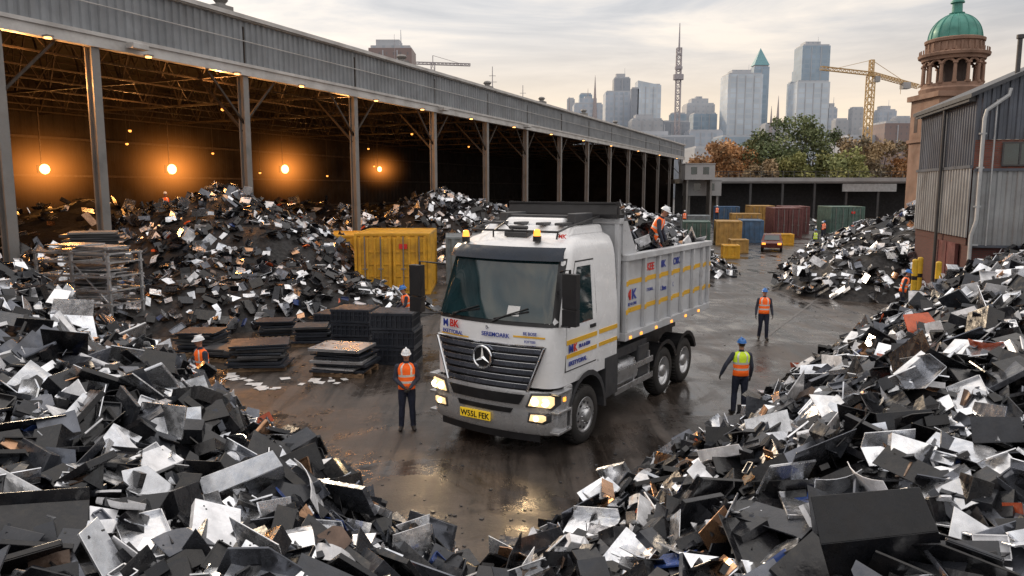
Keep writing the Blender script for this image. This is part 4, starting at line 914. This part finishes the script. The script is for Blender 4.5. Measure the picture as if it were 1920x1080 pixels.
# ---------------------------------------------------------------- containers
def container(x,y,w_,d_,h_,rz,mt,lab,txt=False,open_=False,z=0):
    e_=empty('skip_container',(x,y,z),rz,lab,'container')
    mb=MB()
    hw,hd=w_/2,d_/2
    mb.corr((-hw+.08,-hd+.05),(hw-.08,-hd+.05),.15,h_-.1,.42,.05); mb.corr((hw-.05,-hd),(hw-.05,hd),.15,h_-.1,.42,.05); mb.corr((hw,hd-.05),(-hw,hd-.05),.15,h_-.1,.42,.05); mb.corr((-hw+.05,hd),(-hw+.05,-hd),.15,h_-.1,.42,.05)
    if not open_: mb.bb(-hw,hw,-hd,hd,h_-.12,h_-.04)
    mb.bb(-hw+.02,hw-.02,-hd+.08,hd-.08,.1,.18); mb.obj('body',[mt],e_)
    f=MB()
    for sx in(-1,1):
        for sy in(-1,1): f.box((sx*(hw-.05),sy*(hd-.05),h_/2),(.14,.14,h_))
        f.box((sx*(hw-.05),0,h_-.06),(.13,d_-.14,.13)); f.box((sx*(hw-.05),0,.1),(.13,d_-.14,.2))
    for sy in(-1,1): f.box((0,sy*(hd-.05),h_-.06),(w_-.14,.13,.13)); f.box((0,sy*(hd-.05),.1),(w_-.14,.13,.2))
    f.obj('frame',[mt],e_,bevel=.015)
    if w_>2.4:
        for sx in(-1,1):
            dr=MB(); 
            dr.bb(min(sx*.03,sx*(hw-.16)),max(sx*.03,sx*(hw-.16)),-hd-.06,-hd-.03,.25,h_-.2)
            for k in range(5):
                xx=sx*(.12+(hw-.4)*k/4); dr.bb(xx-.05,xx+.05,-hd-.13,-hd-.06,.3,h_-.25)
            for zz in(.3,.5,.7): dr.bb(min(sx*.06,sx*(hw-.2)),max(sx*.06,sx*(hw-.2)),-hd-.1,-hd-.06,h_*zz-.03,h_*zz+.03)
            for k in(.3,.72): dr.cyl((sx*hw*k,-hd-.17,.2),(sx*hw*k,-hd-.17,h_-.15),.03,n=6,m=1); dr.bb(sx*hw*k-.12,sx*hw*k+.12,-hd-.21,-hd-.17,h_*.42,h_*.42+.05,1)
            dd=dr.obj('door',[mt,'steel'],e_)
            if txt and sx>0:
                mb=MB(); mb.bb(.35,.75,-hd-.165,-hd-.145,h_*.75,h_*.83); mb.obj('warning_label',['red'],dd)
    return e_
container(-6.0,39.3,3.7,5,3.05,R(2),'contY','tall yellow steel container with barred doors',True)
container(-10.4,42.2,3.6,4.5,2.75,R(5),'contY','yellow steel container behind the scrap heap')
container(-7.6,44,1.6,3,2.4,R(5),'contY','narrow yellow skip between containers')
container(-2.6,43,2.4,4,2.6,R(5),'contS','blue grey container beside the yellow one')
container(17.7,72,2.5,4,2.2,R(-12),'contG','green skip container in the yard')
container(20.6,71.5,2.3,4,2.25,R(-12),'contO','ochre yellow skip container in the yard')
container(23.9,75,2.1,4,2.2,R(-12),'contB','blue skip container in the yard')
container(31.0,94,2.8,5,3.2,R(-10),'contO','ochre container near the far shed')
container(30.4,84,2.9,6,3.2,R(-10),'contR','maroon shipping container in the yard')
container(34.0,91,2.8,6,3.2,R(-10),'contR','second maroon shipping container in the yard')
container(39.4,90,3.7,6,3.2,R(-8),'contG','green shipping container beside the pale heap',True)
container(16.7,57,1.2,1.4,1.0,R(-8),'contY','small yellow skip on the wet yard')
container(25.5,70.5,1.8,1.6,1.05,R(-8),'contY','small yellow box skip near the car')
container(18.8,62,1.4,1.6,1.1,R(-8),'contO','small ochre skip by the green skip')
container(25.5,82,3,3,2.6,R(-10),'contO','yellow container behind the blue skip')
container(20,82,3,3,2.4,R(-10),'contS','grey container in the far yard')
container(28,98,3,3,3.,R(-10),'contB','blue grey container in the far yard')
cr_=empty('parked_car',(22.3,64,0),R(-20),'small dark red car with lit tail lights by the containers','car')
mb=MB()
P=[(-2,.35),(-2.05,.75),(-1.3,.92),(-.7,1.38),(.8,1.42),(1.6,1.0),(2.05,.9),(2.05,.35)]
n=len(P); vs=[]
for x,k in((-.78,.96),(-.85,1.),(.85,1.),(.78,.96)):
    for y,z in P: vs.append((x*(1 if z<1 else .85),y*k,.35+(z-.35)*k))
mb.add(vs,[(j*n+i,j*n+(i+1)%n,(j+1)*n+(i+1)%n,(j+1)*n+i) for j in range(3) for i in range(n)]+[tuple(range(n-1,-1,-1)),tuple(range(3*n,4*n))])
mb.obj('body',['carred'],cr_,bevel=.05)
mb=MB(); mb.add([(-.62,-1.28,.97),(.62,-1.28,.97),(.56,-.81,1.35),(-.56,-.81,1.35)],[(0,1,2,3)]); mb.obj('window',['glass'],cr_)
for sx in(-1,1):
    mb=MB(); mb.bb(sx*.62-.15,sx*.62+.15,-2.08,-2.0,.62,.78); mb.obj('tail_light',['amber'],cr_)
    for y in(-1.3,1.3):
        mb=MB(); mb.lathe([(-.1,.1),(-.1,.3),(-.07,.33),(.07,.33),(.1,.3),(.1,.1)],'X',18,0,(sx*.76,y,.33)); mb.cyl((sx*.76-.09,y,.33),(sx*.76+.09,y,.33),.2,n=12,m=1); mb.obj('wheel',['rubber','alu'],cr_)

# ---------------------------------------------------------------- crates, stacks, racks
def crate(x,y,z,rz,w_=1.25,d_=1.1,h_=.5):
    mb=MB(); hw,hd=w_/2,d_/2
    mb.bb(-hw+.04,hw-.04,-hd+.04,hd-.04,.05,h_-.08); mb.bb(-hw,hw,-hd,hd,h_-.1,h_-.02); mb.bb(-hw,hw,-hd,hd,.0,.07); mb.bb(-hw+.01,hw-.01,-hd+.01,hd-.01,h_*.5,h_*.5+.03)
    mb.bb(-hw+.06,hw-.06,-hd+.06,hd-.06,h_-.02,h_-.012)
    for k in range(9):
        xx=-hw+.06+(w_-.12)*k/8; mb.bb(xx-.02,xx+.02,-hd,-hd+.04,.07,h_-.1); mb.bb(xx-.02,xx+.02,hd-.04,hd,.07,h_-.1)
    for k in range(8):
        yy=-hd+.06+(d_-.12)*k/7; mb.bb(hw-.04,hw,yy-.02,yy+.02,.07,h_-.1); mb.bb(-hw,-hw+.04,yy-.02,yy+.02,.07,h_-.1)
    mb.obj('plastic_crate',['crate'],loc=(x,y,z),rz=rz,bevel=.006,label='black ribbed plastic crate stacked on wet asphalt',cat='crate',group='stacked black crates')
for x,y,n_,hh in((-3.5,22.3,3,.53),(-5.15,24.3,3,.46),(-6.2,26.2,2,.45)):
    for k in range(n_): crate(x+rn.uniform(-.03,.03),y+rn.uniform(-.03,.03),k*hh,R(-8+rn.uniform(-2,2)),1.3,1.15,hh)
def stack(x,y,w_,d_,n_,rz,mt,lab,th=.06,z=0,gap=.02):
    e_=empty('panel_stack',(x,y,z),rz,lab,'panel stack')
    p=MB()
    for yy in(-.45,0,.45): p.box((0,yy*d_*.9,.05),(w_,.1,.1))
    for k in range(6): p.box((-w_/2+.08+(w_-.16)*k/5,0,.115),(.11,d_,.025))
    p.obj('pallet',['wood'],e_)
    c=MB(); zz=.13
    for k in range(n_):
        t=th*rn.uniform(.6,1.4); c.box((rn.uniform(-.09,.09),rn.uniform(-.09,.09),zz+t/2),(w_*rn.uniform(.8,1.08),d_*rn.uniform(.8,1.02),t),rn.choice((0,0,1)),rz=rn.uniform(-.12,.12)); zz+=t+gap
    c.obj('panels',mt,e_,bevel=.005)
stack(-4.75,20.9,1.5,1.3,8,R(-12),['crate','alu'],'grey and silver sheets stacked on a wooden pallet')
stack(-7.4,21.5,1.6,1.2,8,R(8),['crate','dgrey'],'low stack of black panels on a pallet')
stack(-6.75,24.9,1.25,1.1,6,R(5),['crate','dgrey'],'black panels stacked on a wooden pallet')
stack(-9.9,23.4,1.4,1.1,8,R(-5),['crate','dgrey'],'dark panels stacked beside the metal rack')
stack(-8.3,26,1.2,1.1,7,R(12),['crate','dgrey'],'dark panel stack in front of the scrap heap')
stack(-8.9,22.6,1.1,1.0,4,R(-15),['crate','dgrey'],'small low stack of dark panels')
stack(-16.2,29.0,2.0,1.5,11,R(25),['dgrey','steel'],'tall stack of grey sheets beside the rack',.1,2.3)
def rack(x,y,z,rz,lab):
    e_=empty('metal_rack',(x,y,z),rz,lab,'metal rack')
    f=MB(); w_,d_,h_=3.0,1.3,2.0
    for lx in(-1,0,1):
        for ly in(-1,1): f.bar((lx*w_/2,ly*d_/2,0),(lx*w_/2,ly*d_/2,h_),.08)
    for zz in(.35,.8,1.25,1.7,1.98):
        for ly in(-1,1): f.bar((-w_/2-.1,ly*d_/2,zz),(w_/2+.1,ly*d_/2,zz),.07)
        for lx in(-1,0,1): f.bar((lx*w_/2,-d_/2,zz),(lx*w_/2,d_/2,zz),.05)
    f.bar((-w_/2,-d_/2,.35),(0,-d_/2,1.7),.04); f.bar((0,-d_/2,1.7),(w_/2,-d_/2,.35),.04)
    f.obj('frame',['alu'],e_)
    s=MB()
    for zz in(.4,.85,1.3,2.03):
        for k in range(4): s.box((rn.uniform(-.7,.7),rn.uniform(-.1,.1),zz+.03+.05*k),(rn.uniform(1,1.8),rn.uniform(.8,1.2),.035),rn.choice((0,0,1)),rz=rn.uniform(-.15,.15))
    s.obj('shelf_sheets',['alu','dgrey'],e_)
rack(-13.9,24.4,1.2,R(-18),'silver tubular rack holding thin metal sheets')
for i in range(26):
    x=-8.2+rn.random()*3.6; y=18.9+rn.random()*1.8; s=rn.uniform(.12,.34); mb=MB(); k=rn.uniform(.5,.9)
    mb.box((0,0,.006),(s,s*k,.006)); mb.v=[(a_+rn.uniform(-.02,.02),b_+rn.uniform(-.02,.02),c_+rn.uniform(0,.012)) for a_,b_,c_ in mb.v]
    mb.obj('paper_sheet',['paper'],loc=(x,y,.004),rz=rn.uniform(0,3),label='pale torn card lying on wet ground',cat='paper',group='pale card scraps on the ground')
# small debris scattered over the yard
mb=MB()
for i in range(420):
    if i<260: x=rn.uniform(-5,4.5); y=rn.uniform(9.8,17)
    else: x=rn.uniform(-12,14); y=rn.uniform(17,34)
    if in_truck(x,y) or HT(x,y)>.05: continue
    s=rn.uniform(.015,.06); mb.box((x,y,s*.2),(s,s*rn.uniform(.4,1),s*.3),0,rz=rn.uniform(0,3))
mb.obj('ground_debris',['dgrey'],kind='stuff',label='tiny dark metal fragments littering the wet asphalt',cat='debris')

# ---------------------------------------------------------------- far shed, tower, trees
fs_=empty('low_shed',(64,137,0),R(2),'long low shed with pale flat roof and dark openings','shed')
mb=MB(); mb.bb(-33,33,0,14,6.3,7.1); mb.bb(-33.4,33.4,-.4,0,6.6,7.3); mb.obj('roof',['conc'],fs_)
mb=MB(); mb.bb(-33,33,6,6.4,0,6.3); mb.obj('wall',['dark'],fs_)
for k in range(12):
    mb=MB(); mb.bb(-32.6+k*5.9-.2,-32.6+k*5.9+.2,.1,.5,0,6.3); mb.obj('wall_post',['dgrey'],fs_)
mb=MB(); mb.bb(-4,6,-.1,.1,4.8,6.2); mb.obj('panel',['pipe'],fs_)
mb=MB(); mb.bar((-33,0,8.4),(33,0,8.4),.08); mb.bar((-33,0,7.9),(33,0,7.9),.06)
for k in range(34): mb.bar((-33+2*k,0,7.1),(-33+2*k,0,8.4),.07)
mb.obj('railing',['dgrey'],fs_)
for x,y,w_,h_,z in((31.5,128,5,2.6,6.8),(33,131,6,2.6,4.1)):
    mb=MB(); mb.bb(-w_/2,w_/2,-1.5,1.5,0,h_); mb.bb(-w_/2-.1,w_/2+.1,-1.6,1.6,h_,h_+.12); mb.bb(-w_*.3,-w_*.1,-1.53,-1.5,.9,2.1,1); mb.bb(w_*.1,w_*.3,-1.53,-1.5,.9,2.1,1)
    [mb.bb(sx*w_*.4-.15,sx*w_*.4+.15,-1.2,1.2,-z,0,2) for sx in(-1,1)]
    mb.obj('site_cabin',['conc','glass','steel'],loc=(x,y,z),label='pale portable office cabin raised on steel legs',cat='cabin')
tw=empty('domed_tower',(68.8,120,0),0,'brown stone tower with arched colonnade and green copper dome','tower')
mb=MB(); mb.bb(-4.0,4.0,-4.0,4.0,0,19.2); mb.bb(-4.5,4.5,-4.5,4.5,19.2,20.0); mb.bb(-4.3,4.3,-4.3,4.3,12.6,13.1)
mb.lathe([(20,4.5),(20.6,4.6),(20.9,4.3),(21.4,4.3),(21.4,3.2)],'Z',32); mb.obj('shaft',['stone'],tw)
for sx in(-2.2,0,2.2):
    mb=MB(); mb.bb(sx-.5,sx+.5,-4.03,-4.0,14.2,17.2); mb.cyl((sx,-4.04,17.2),(sx,-4.01,17.2),.5,n=14); mb.obj('window',['stoneD'],tw)
    mb=MB(); mb.bb(-4.03,-4.0,sx-.5,sx+.5,14.2,17.2); mb.obj('window',['stoneD'],tw)
mb=MB(); mb.lathe([(21.4,2.0),(25.2,2.0)],'Z',24); mb.obj('inner_drum',['stoneD'],tw)
for k in range(14):
    mb=MB()
    a_=2*math.pi*(k+.5)/14; x,y=4.1*math.cos(a_),4.1*math.sin(a_); mb.cyl((x,y,21.4),(x,y,24.2),.28,.25,8); mb.box((x,y,24.3),(.65,.65,.25),rz=a_); mb.box((x,y,21.5),(.65,.65,.3),rz=a_)
    a2=2*math.pi*(k+1.5)/14; x2,y2=4.1*math.cos(a2),4.1*math.sin(a2); pts=[]
    for q_ in range(7):
        f=q_/6; pts.append((x+(x2-x)*f,y+(y2-y)*f,24.3+.6*math.sin(math.pi*f)))
    mb.tube(pts,.2,5)
    mb.obj('column',['stone'],tw)
mb=MB(); mb.lathe([(24.95,3.6),(24.95,4.4),(25.4,4.5),(25.5,4.9),(25.9,5.0),(26.1,4.5),(26.2,3.9),(27.6,3.85),(27.7,4.15),(28.1,4.2),(28.3,3.7)],'Z',36)
for k in range(24):
    a_=2*math.pi*k/24; mb.box((3.9*math.cos(a_),3.9*math.sin(a_),26.9),(.25,.3,1.2),rz=a_)
for k in range(40):
    a_=2*math.pi*k/40; mb.box((4.75*math.cos(a_),4.75*math.sin(a_),26.3),(.14,.14,.6),rz=a_)
mb.obj('cornice',['stone'],tw)
mb=MB(); pr=[(28.2+3.9*math.sin(R(a_)),3.7*math.cos(R(a_))) for a_ in range(0,84,7)]; mb.lathe(pr,'Z',36)
for k in range(16):
    a_=2*math.pi*k/16; mb.tube([(r_*math.cos(a_)*1.01,r_*math.sin(a_)*1.01,z_) for z_,r_ in pr],.09,4)
mb.obj('dome',['copper'],tw,True)
mb=MB(); mb.lathe([(31.8,.9),(32.2,1.1),(32.3,.75),(33.6,.7),(33.7,1.0),(33.9,.95),(34.3,.6),(35,.25),(35.4,.1),(35.5,.28),(35.8,.28),(35.9,.06),(37.2,.03)],'Z',16); mb.obj('lantern',['copper'],tw,True)

def tree(x,y,top,rad,cols,lab,seed,base=2.5):
    q=random.Random(seed); e_=empty('tree',(x,y,0),0,lab,'tree')
    t=MB(); t.tube([(0,0,0),(.15,.1,top*.25),(.0,.2,top*.5)],[.5,.38,.28],9)
    cl=[]
    for i in range(36):
        a_=q.uniform(0,6.28); rr=rad*math.sqrt(q.random())*.9; z=base+(top-base)*q.uniform(.16,.88)
        lim=math.sqrt(max(.08,1-((z-(base+(top-base)*.45))/((top-base)*.58))**2)); cl.append((rr*lim*math.cos(a_),rr*lim*math.sin(a_),z,rad*q.uniform(.22,.4)))
    for c_ in cl[:10]: t.tube([(0,.1,top*.3),(c_[0]*.5,c_[1]*.5,(top*.3+c_[2])/2+.5),c_[:3]],[.2,.12,.05],6)
    t.obj('trunk',['bark'],e_,True)
    l=MB()
    for cx,cy,cz,cr2 in cl:
        base_c=q.choice(cols); kk=q.uniform(.75,1.3)
        for _ in range(130):
            d=Vector((q.gauss(0,1),q.gauss(0,1),q.gauss(0,1))).normalized()*cr2*(q.random()**.4)*q.uniform(.8,1.15)
            p=Vector((cx,cy,cz))+Vector((d.x,d.y,d.z*.8)); s=q.uniform(.22,.48)
            u=Vector((q.gauss(0,1),q.gauss(0,1),q.gauss(0,1))).normalized(); v=u.orthogonal().normalized(); v.rotate(Matrix.Rotation(q.uniform(0,6),3,u))
            k2=kk*q.uniform(.75,1.25); l.add([p-u*s,p+v*s*.6,p+u*s,p-v*s*.6],[(0,1,2,3)],0,(base_c[0]*k2,base_c[1]*k2,base_c[2]*k2,0))
    l.obj('crown',['leaf'],e_)
GR=[(.12,.15,.075),(.145,.17,.08),(.165,.18,.09),(.1,.13,.07)]; OR=[(.42,.23,.11),(.48,.26,.12),(.36,.21,.11),(.3,.2,.12)]; BR=[(.28,.21,.14),(.33,.24,.14),(.23,.19,.13)]; YG=[(.22,.23,.09),(.27,.26,.1),(.18,.2,.09)]  # leaf colours lightened to stand in for hazy air
tree(44.5,165,16.4,6.2,OR,'orange autumn tree behind the low shed',1); tree(50.5,170,15.4,5,OR,'orange autumn tree with uneven crown',2)
tree(57,172,19.4,7.5,GR,'large dark green tree behind the shed',3); tree(64,175,22.8,8.5,GR,'tallest broad green tree behind the shed',4); tree(71,178,20.4,7.5,GR,'broad green tree beside the tallest tree',5)
tree(69,158,13.6,6.4,YG,'yellow green tree close behind the shed',6); tree(79,172,18,6.6,BR,'brownish autumn tree behind the shed',7); tree(87,178,17.2,6.5,BR,'brown leaved tree by the tower',8); tree(93,176,17,5.6,OR,'orange autumn tree near the tower',9)
tree(60,162,13.4,5.4,YG,'smaller yellow green tree behind the shed',10); tree(100,180,15.5,6,OR,'orange tree by the domed tower',12); tree(52,158,11.5,4.4,BR,'small brown tree behind shed roof',13)

# ---------------------------------------------------------------- skyline
FA={'a':facade('city_hazed_pale_glass',(.46,.50,.57),(.37,.43,.51),4,4,.9),'b':facade('city_hazed_blue_glass',(.31,.39,.47),(.26,.34,.43),5,4,.6),'c':facade('city_hazed_grey',(.44,.46,.5),(.33,.37,.42),4,4,1.4),  # hazy distance is painted into these pale bluish wall and glass colours
    'd':facade('city_hazed_dark',(.29,.32,.37),(.24,.27,.32),3,4,1.1),'e':facade('city_hazed_bright_glass',(.56,.61,.67),(.49,.56,.64),6,4,.6),'r':facade('city_hazed_brick',(.25,.19,.185),(.17,.155,.165),3,3.4,1.2)}
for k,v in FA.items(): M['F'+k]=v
M['Fs']=mat('city_hazed_spire',(.36,.32,.33),.8); M['Fg']=mat('city_hazed_green_roof',(.16,.33,.37),.6)  # spire and roof colours carry the same painted hazy paleness
def px2(pa,pb,py,Y): 
    dep=Y*.9914; xa=(pa-960)/1400*dep; xb=(pb-960)/1400*dep; z=5.2+(355-py)/1400*Y*1.03; return (xa+xb)/2,xb-xa,z
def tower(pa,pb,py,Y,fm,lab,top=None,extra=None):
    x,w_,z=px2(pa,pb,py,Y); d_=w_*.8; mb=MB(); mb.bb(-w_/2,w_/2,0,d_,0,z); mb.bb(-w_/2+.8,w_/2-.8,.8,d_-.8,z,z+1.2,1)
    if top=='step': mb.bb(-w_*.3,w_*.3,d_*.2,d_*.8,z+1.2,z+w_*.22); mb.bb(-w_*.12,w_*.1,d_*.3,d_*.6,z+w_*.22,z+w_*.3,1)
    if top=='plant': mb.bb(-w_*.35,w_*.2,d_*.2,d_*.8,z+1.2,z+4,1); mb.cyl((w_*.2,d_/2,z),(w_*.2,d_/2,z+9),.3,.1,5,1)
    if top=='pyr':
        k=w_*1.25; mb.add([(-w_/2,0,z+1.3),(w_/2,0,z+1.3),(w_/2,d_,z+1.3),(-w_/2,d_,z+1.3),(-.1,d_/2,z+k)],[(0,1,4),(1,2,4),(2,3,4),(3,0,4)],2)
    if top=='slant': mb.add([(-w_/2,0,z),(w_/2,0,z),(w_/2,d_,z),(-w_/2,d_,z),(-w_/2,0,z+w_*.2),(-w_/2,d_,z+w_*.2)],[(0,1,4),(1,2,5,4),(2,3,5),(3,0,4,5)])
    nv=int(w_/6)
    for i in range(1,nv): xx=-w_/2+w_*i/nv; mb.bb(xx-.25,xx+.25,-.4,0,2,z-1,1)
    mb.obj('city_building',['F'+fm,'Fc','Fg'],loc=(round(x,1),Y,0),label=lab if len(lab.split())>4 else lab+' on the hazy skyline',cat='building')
def spire(px,py,wpx,Y,lab):
    x,_,z=px2(px,px,py,Y); w_=wpx/1400*Y; mb=MB(); zb=z*.62; mb.bb(-w_/2,w_/2,-w_/2,w_/2,0,zb)
    mb.cyl((0,0,zb),(0,0,z),w_*.55,.1,8)
    for sx in(-1,1):
        for sy in(-1,1): mb.cyl((sx*w_*.45,sy*w_*.45,zb),(sx*w_*.45,sy*w_*.45,zb+w_*.9),w_*.12,.05,5)
    mb.bb(-w_*.18,w_*.18,-w_/2-.1,-w_/2,zb*.75,zb*.93,1); mb.obj('church_spire',['Fs','Fd'],loc=(round(x,1),Y,0),label=lab,cat='church')
T=tower
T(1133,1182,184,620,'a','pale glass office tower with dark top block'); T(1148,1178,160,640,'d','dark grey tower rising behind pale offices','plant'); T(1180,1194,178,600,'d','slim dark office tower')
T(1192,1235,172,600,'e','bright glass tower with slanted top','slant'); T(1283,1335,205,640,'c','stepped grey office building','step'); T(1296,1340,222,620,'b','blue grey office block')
T(1358,1422,153,600,'e','broad pale glass office tower with light facade','plant'); T(1405,1433,140,640,'b','tall blue tower with green pyramid top','pyr')
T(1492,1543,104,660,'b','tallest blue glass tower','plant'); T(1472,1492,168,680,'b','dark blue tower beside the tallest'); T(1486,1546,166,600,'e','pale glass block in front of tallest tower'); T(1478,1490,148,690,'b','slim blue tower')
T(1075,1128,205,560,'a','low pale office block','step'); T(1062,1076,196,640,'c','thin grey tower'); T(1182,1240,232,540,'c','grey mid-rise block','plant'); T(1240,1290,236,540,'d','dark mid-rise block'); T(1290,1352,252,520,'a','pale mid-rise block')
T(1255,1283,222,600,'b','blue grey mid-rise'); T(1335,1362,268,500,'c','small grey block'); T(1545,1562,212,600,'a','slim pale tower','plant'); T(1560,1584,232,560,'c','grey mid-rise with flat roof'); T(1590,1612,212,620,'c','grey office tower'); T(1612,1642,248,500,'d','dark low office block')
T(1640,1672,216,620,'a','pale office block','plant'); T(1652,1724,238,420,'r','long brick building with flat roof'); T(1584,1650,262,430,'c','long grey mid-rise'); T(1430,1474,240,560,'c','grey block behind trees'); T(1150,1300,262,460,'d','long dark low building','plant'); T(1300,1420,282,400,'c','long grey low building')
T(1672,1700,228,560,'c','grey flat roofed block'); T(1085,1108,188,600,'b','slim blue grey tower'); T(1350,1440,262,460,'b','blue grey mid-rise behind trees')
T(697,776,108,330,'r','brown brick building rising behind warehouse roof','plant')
spire(1113,155,9,560,'brown church spire on the skyline'); spire(1452,190,8,560,'dark twin church spire on the skyline'); spire(1440,208,8,560,'small dark church spire'); spire(1066,192,6,600,'small thin church spire'); spire(1100,178,6,590,'thin stone spire on the skyline')
def lattice(mb,p0,p1,w_,n_,r_,m=0):
    p0=Vector(p0);p1=Vector(p1);d=(p1-p0); u,v=mb.frame(d); pr=None
    for i in range(n_+1):
        c=p0+d*i/n_; q_=[c+(u*a_+v*b_)*w_/2 for a_,b_ in((-1,-1),(1,-1),(1,1),(-1,1))]
        if pr:
            for k in range(4): mb.bar(pr[k],q_[k],r_,m); mb.bar(pr[k],q_[(k+1)%4],r_*.7,m)
        for k in range(4): mb.bar(q_[k],q_[(k+1)%4],r_*.7,m)
        pr=q_
x,_,z=px2(1620,1620,125,300); e_=empty('tower_crane',(x,300,0),R(0),'yellow lattice tower crane above the rooftops','crane')
mb=MB(); zj=px2(0,0,156,300)[2]; lattice(mb,(0,0,0),(0,0,zj),2.4,18,.34); mb.obj('mast',['crane'],e_)
mb=MB(); lattice(mb,(0,0,zj+.8),(25,12,zj-2.5),1.3,16,.22); lattice(mb,(0,0,zj+.8),(-22,-6,zj+2.0),1.3,12,.22); mb.obj('jib',['crane'],e_)
mb=MB(); lattice(mb,(0,0,zj),(0,0,zj+6),1.4,4,.28); mb.bar((0,0,zj+6),(18,9,zj-1),.16); mb.bar((0,0,zj+6),(-17,-5,zj+1.8),.16); mb.bar((16,8,zj-1),(16,8,zj-6),.14); mb.obj('cat_head',['crane'],e_)
mb=MB(); mb.bb(1,2.8,-2,0,zj-2.5,zj-.3); mb.obj('operator_cabin',['conc'],e_)
mb=MB(); mb.bb(16,19,6,9,zj-4,zj-1.5); mb.obj('counterweight',['conc'],e_)
x,_,z=px2(835,835,134,420); e_=empty('tower_crane',(x,420,0),0,'distant thin crane jib above the warehouse roof','crane')
mb=MB(); lattice(mb,(-6,0,0),(-6,0,z),2,20,.3); lattice(mb,(-15,0,z),(14,6,z),1.2,14,.3); mb.bar((-6,0,z),(-6,0,z+4),.4); mb.bar((-6,0,z+4),(10,4,z),.2); mb.obj('jib',['mast'],e_)
x,_,z=px2(1266,1266,66,520); mb=MB(); lattice(mb,(0,0,0),(0,0,z*.86),3.0,26,.5); mb.cyl((0,0,z*.84),(0,0,z),.7,.25,6); mb.cyl((0,0,z*.68),(0,0,z*.71),3.6,3.6,12); mb.cyl((0,0,z*.74),(0,0,z*.755),2.6,2.6,12); mb.cyl((0,0,z*.82),(0,0,z*.83),2.,2.,12)
mb.obj('broadcast_mast',['mast'],loc=(x,520,0),label='tall lattice broadcast mast with ring platforms',cat='mast')
for px,py,Y in((980,172,150),(924,140,140),(745,85,320)):
    x,_,z=px2(px,px,py,Y); mb=MB(); mb.cyl((0,0,0),(0,0,z),.25,.06,6); mb.bar((-.8,0,z*.9),(.8,0,z*.9),.08); mb.bar((-.6,0,z*.94),(.6,0,z*.94),.08); mb.obj('antenna',['mast'],loc=(x,Y,0),label='thin antenna pole above the warehouse roof',cat='antenna')
mb=MB(); mb.box((12.3,31.5,.006),(.1,22,.004),rz=R(-31)); mb.obj('drain_channel',['drain'],kind='structure',label='long narrow drain channel across the yard',cat='drain')
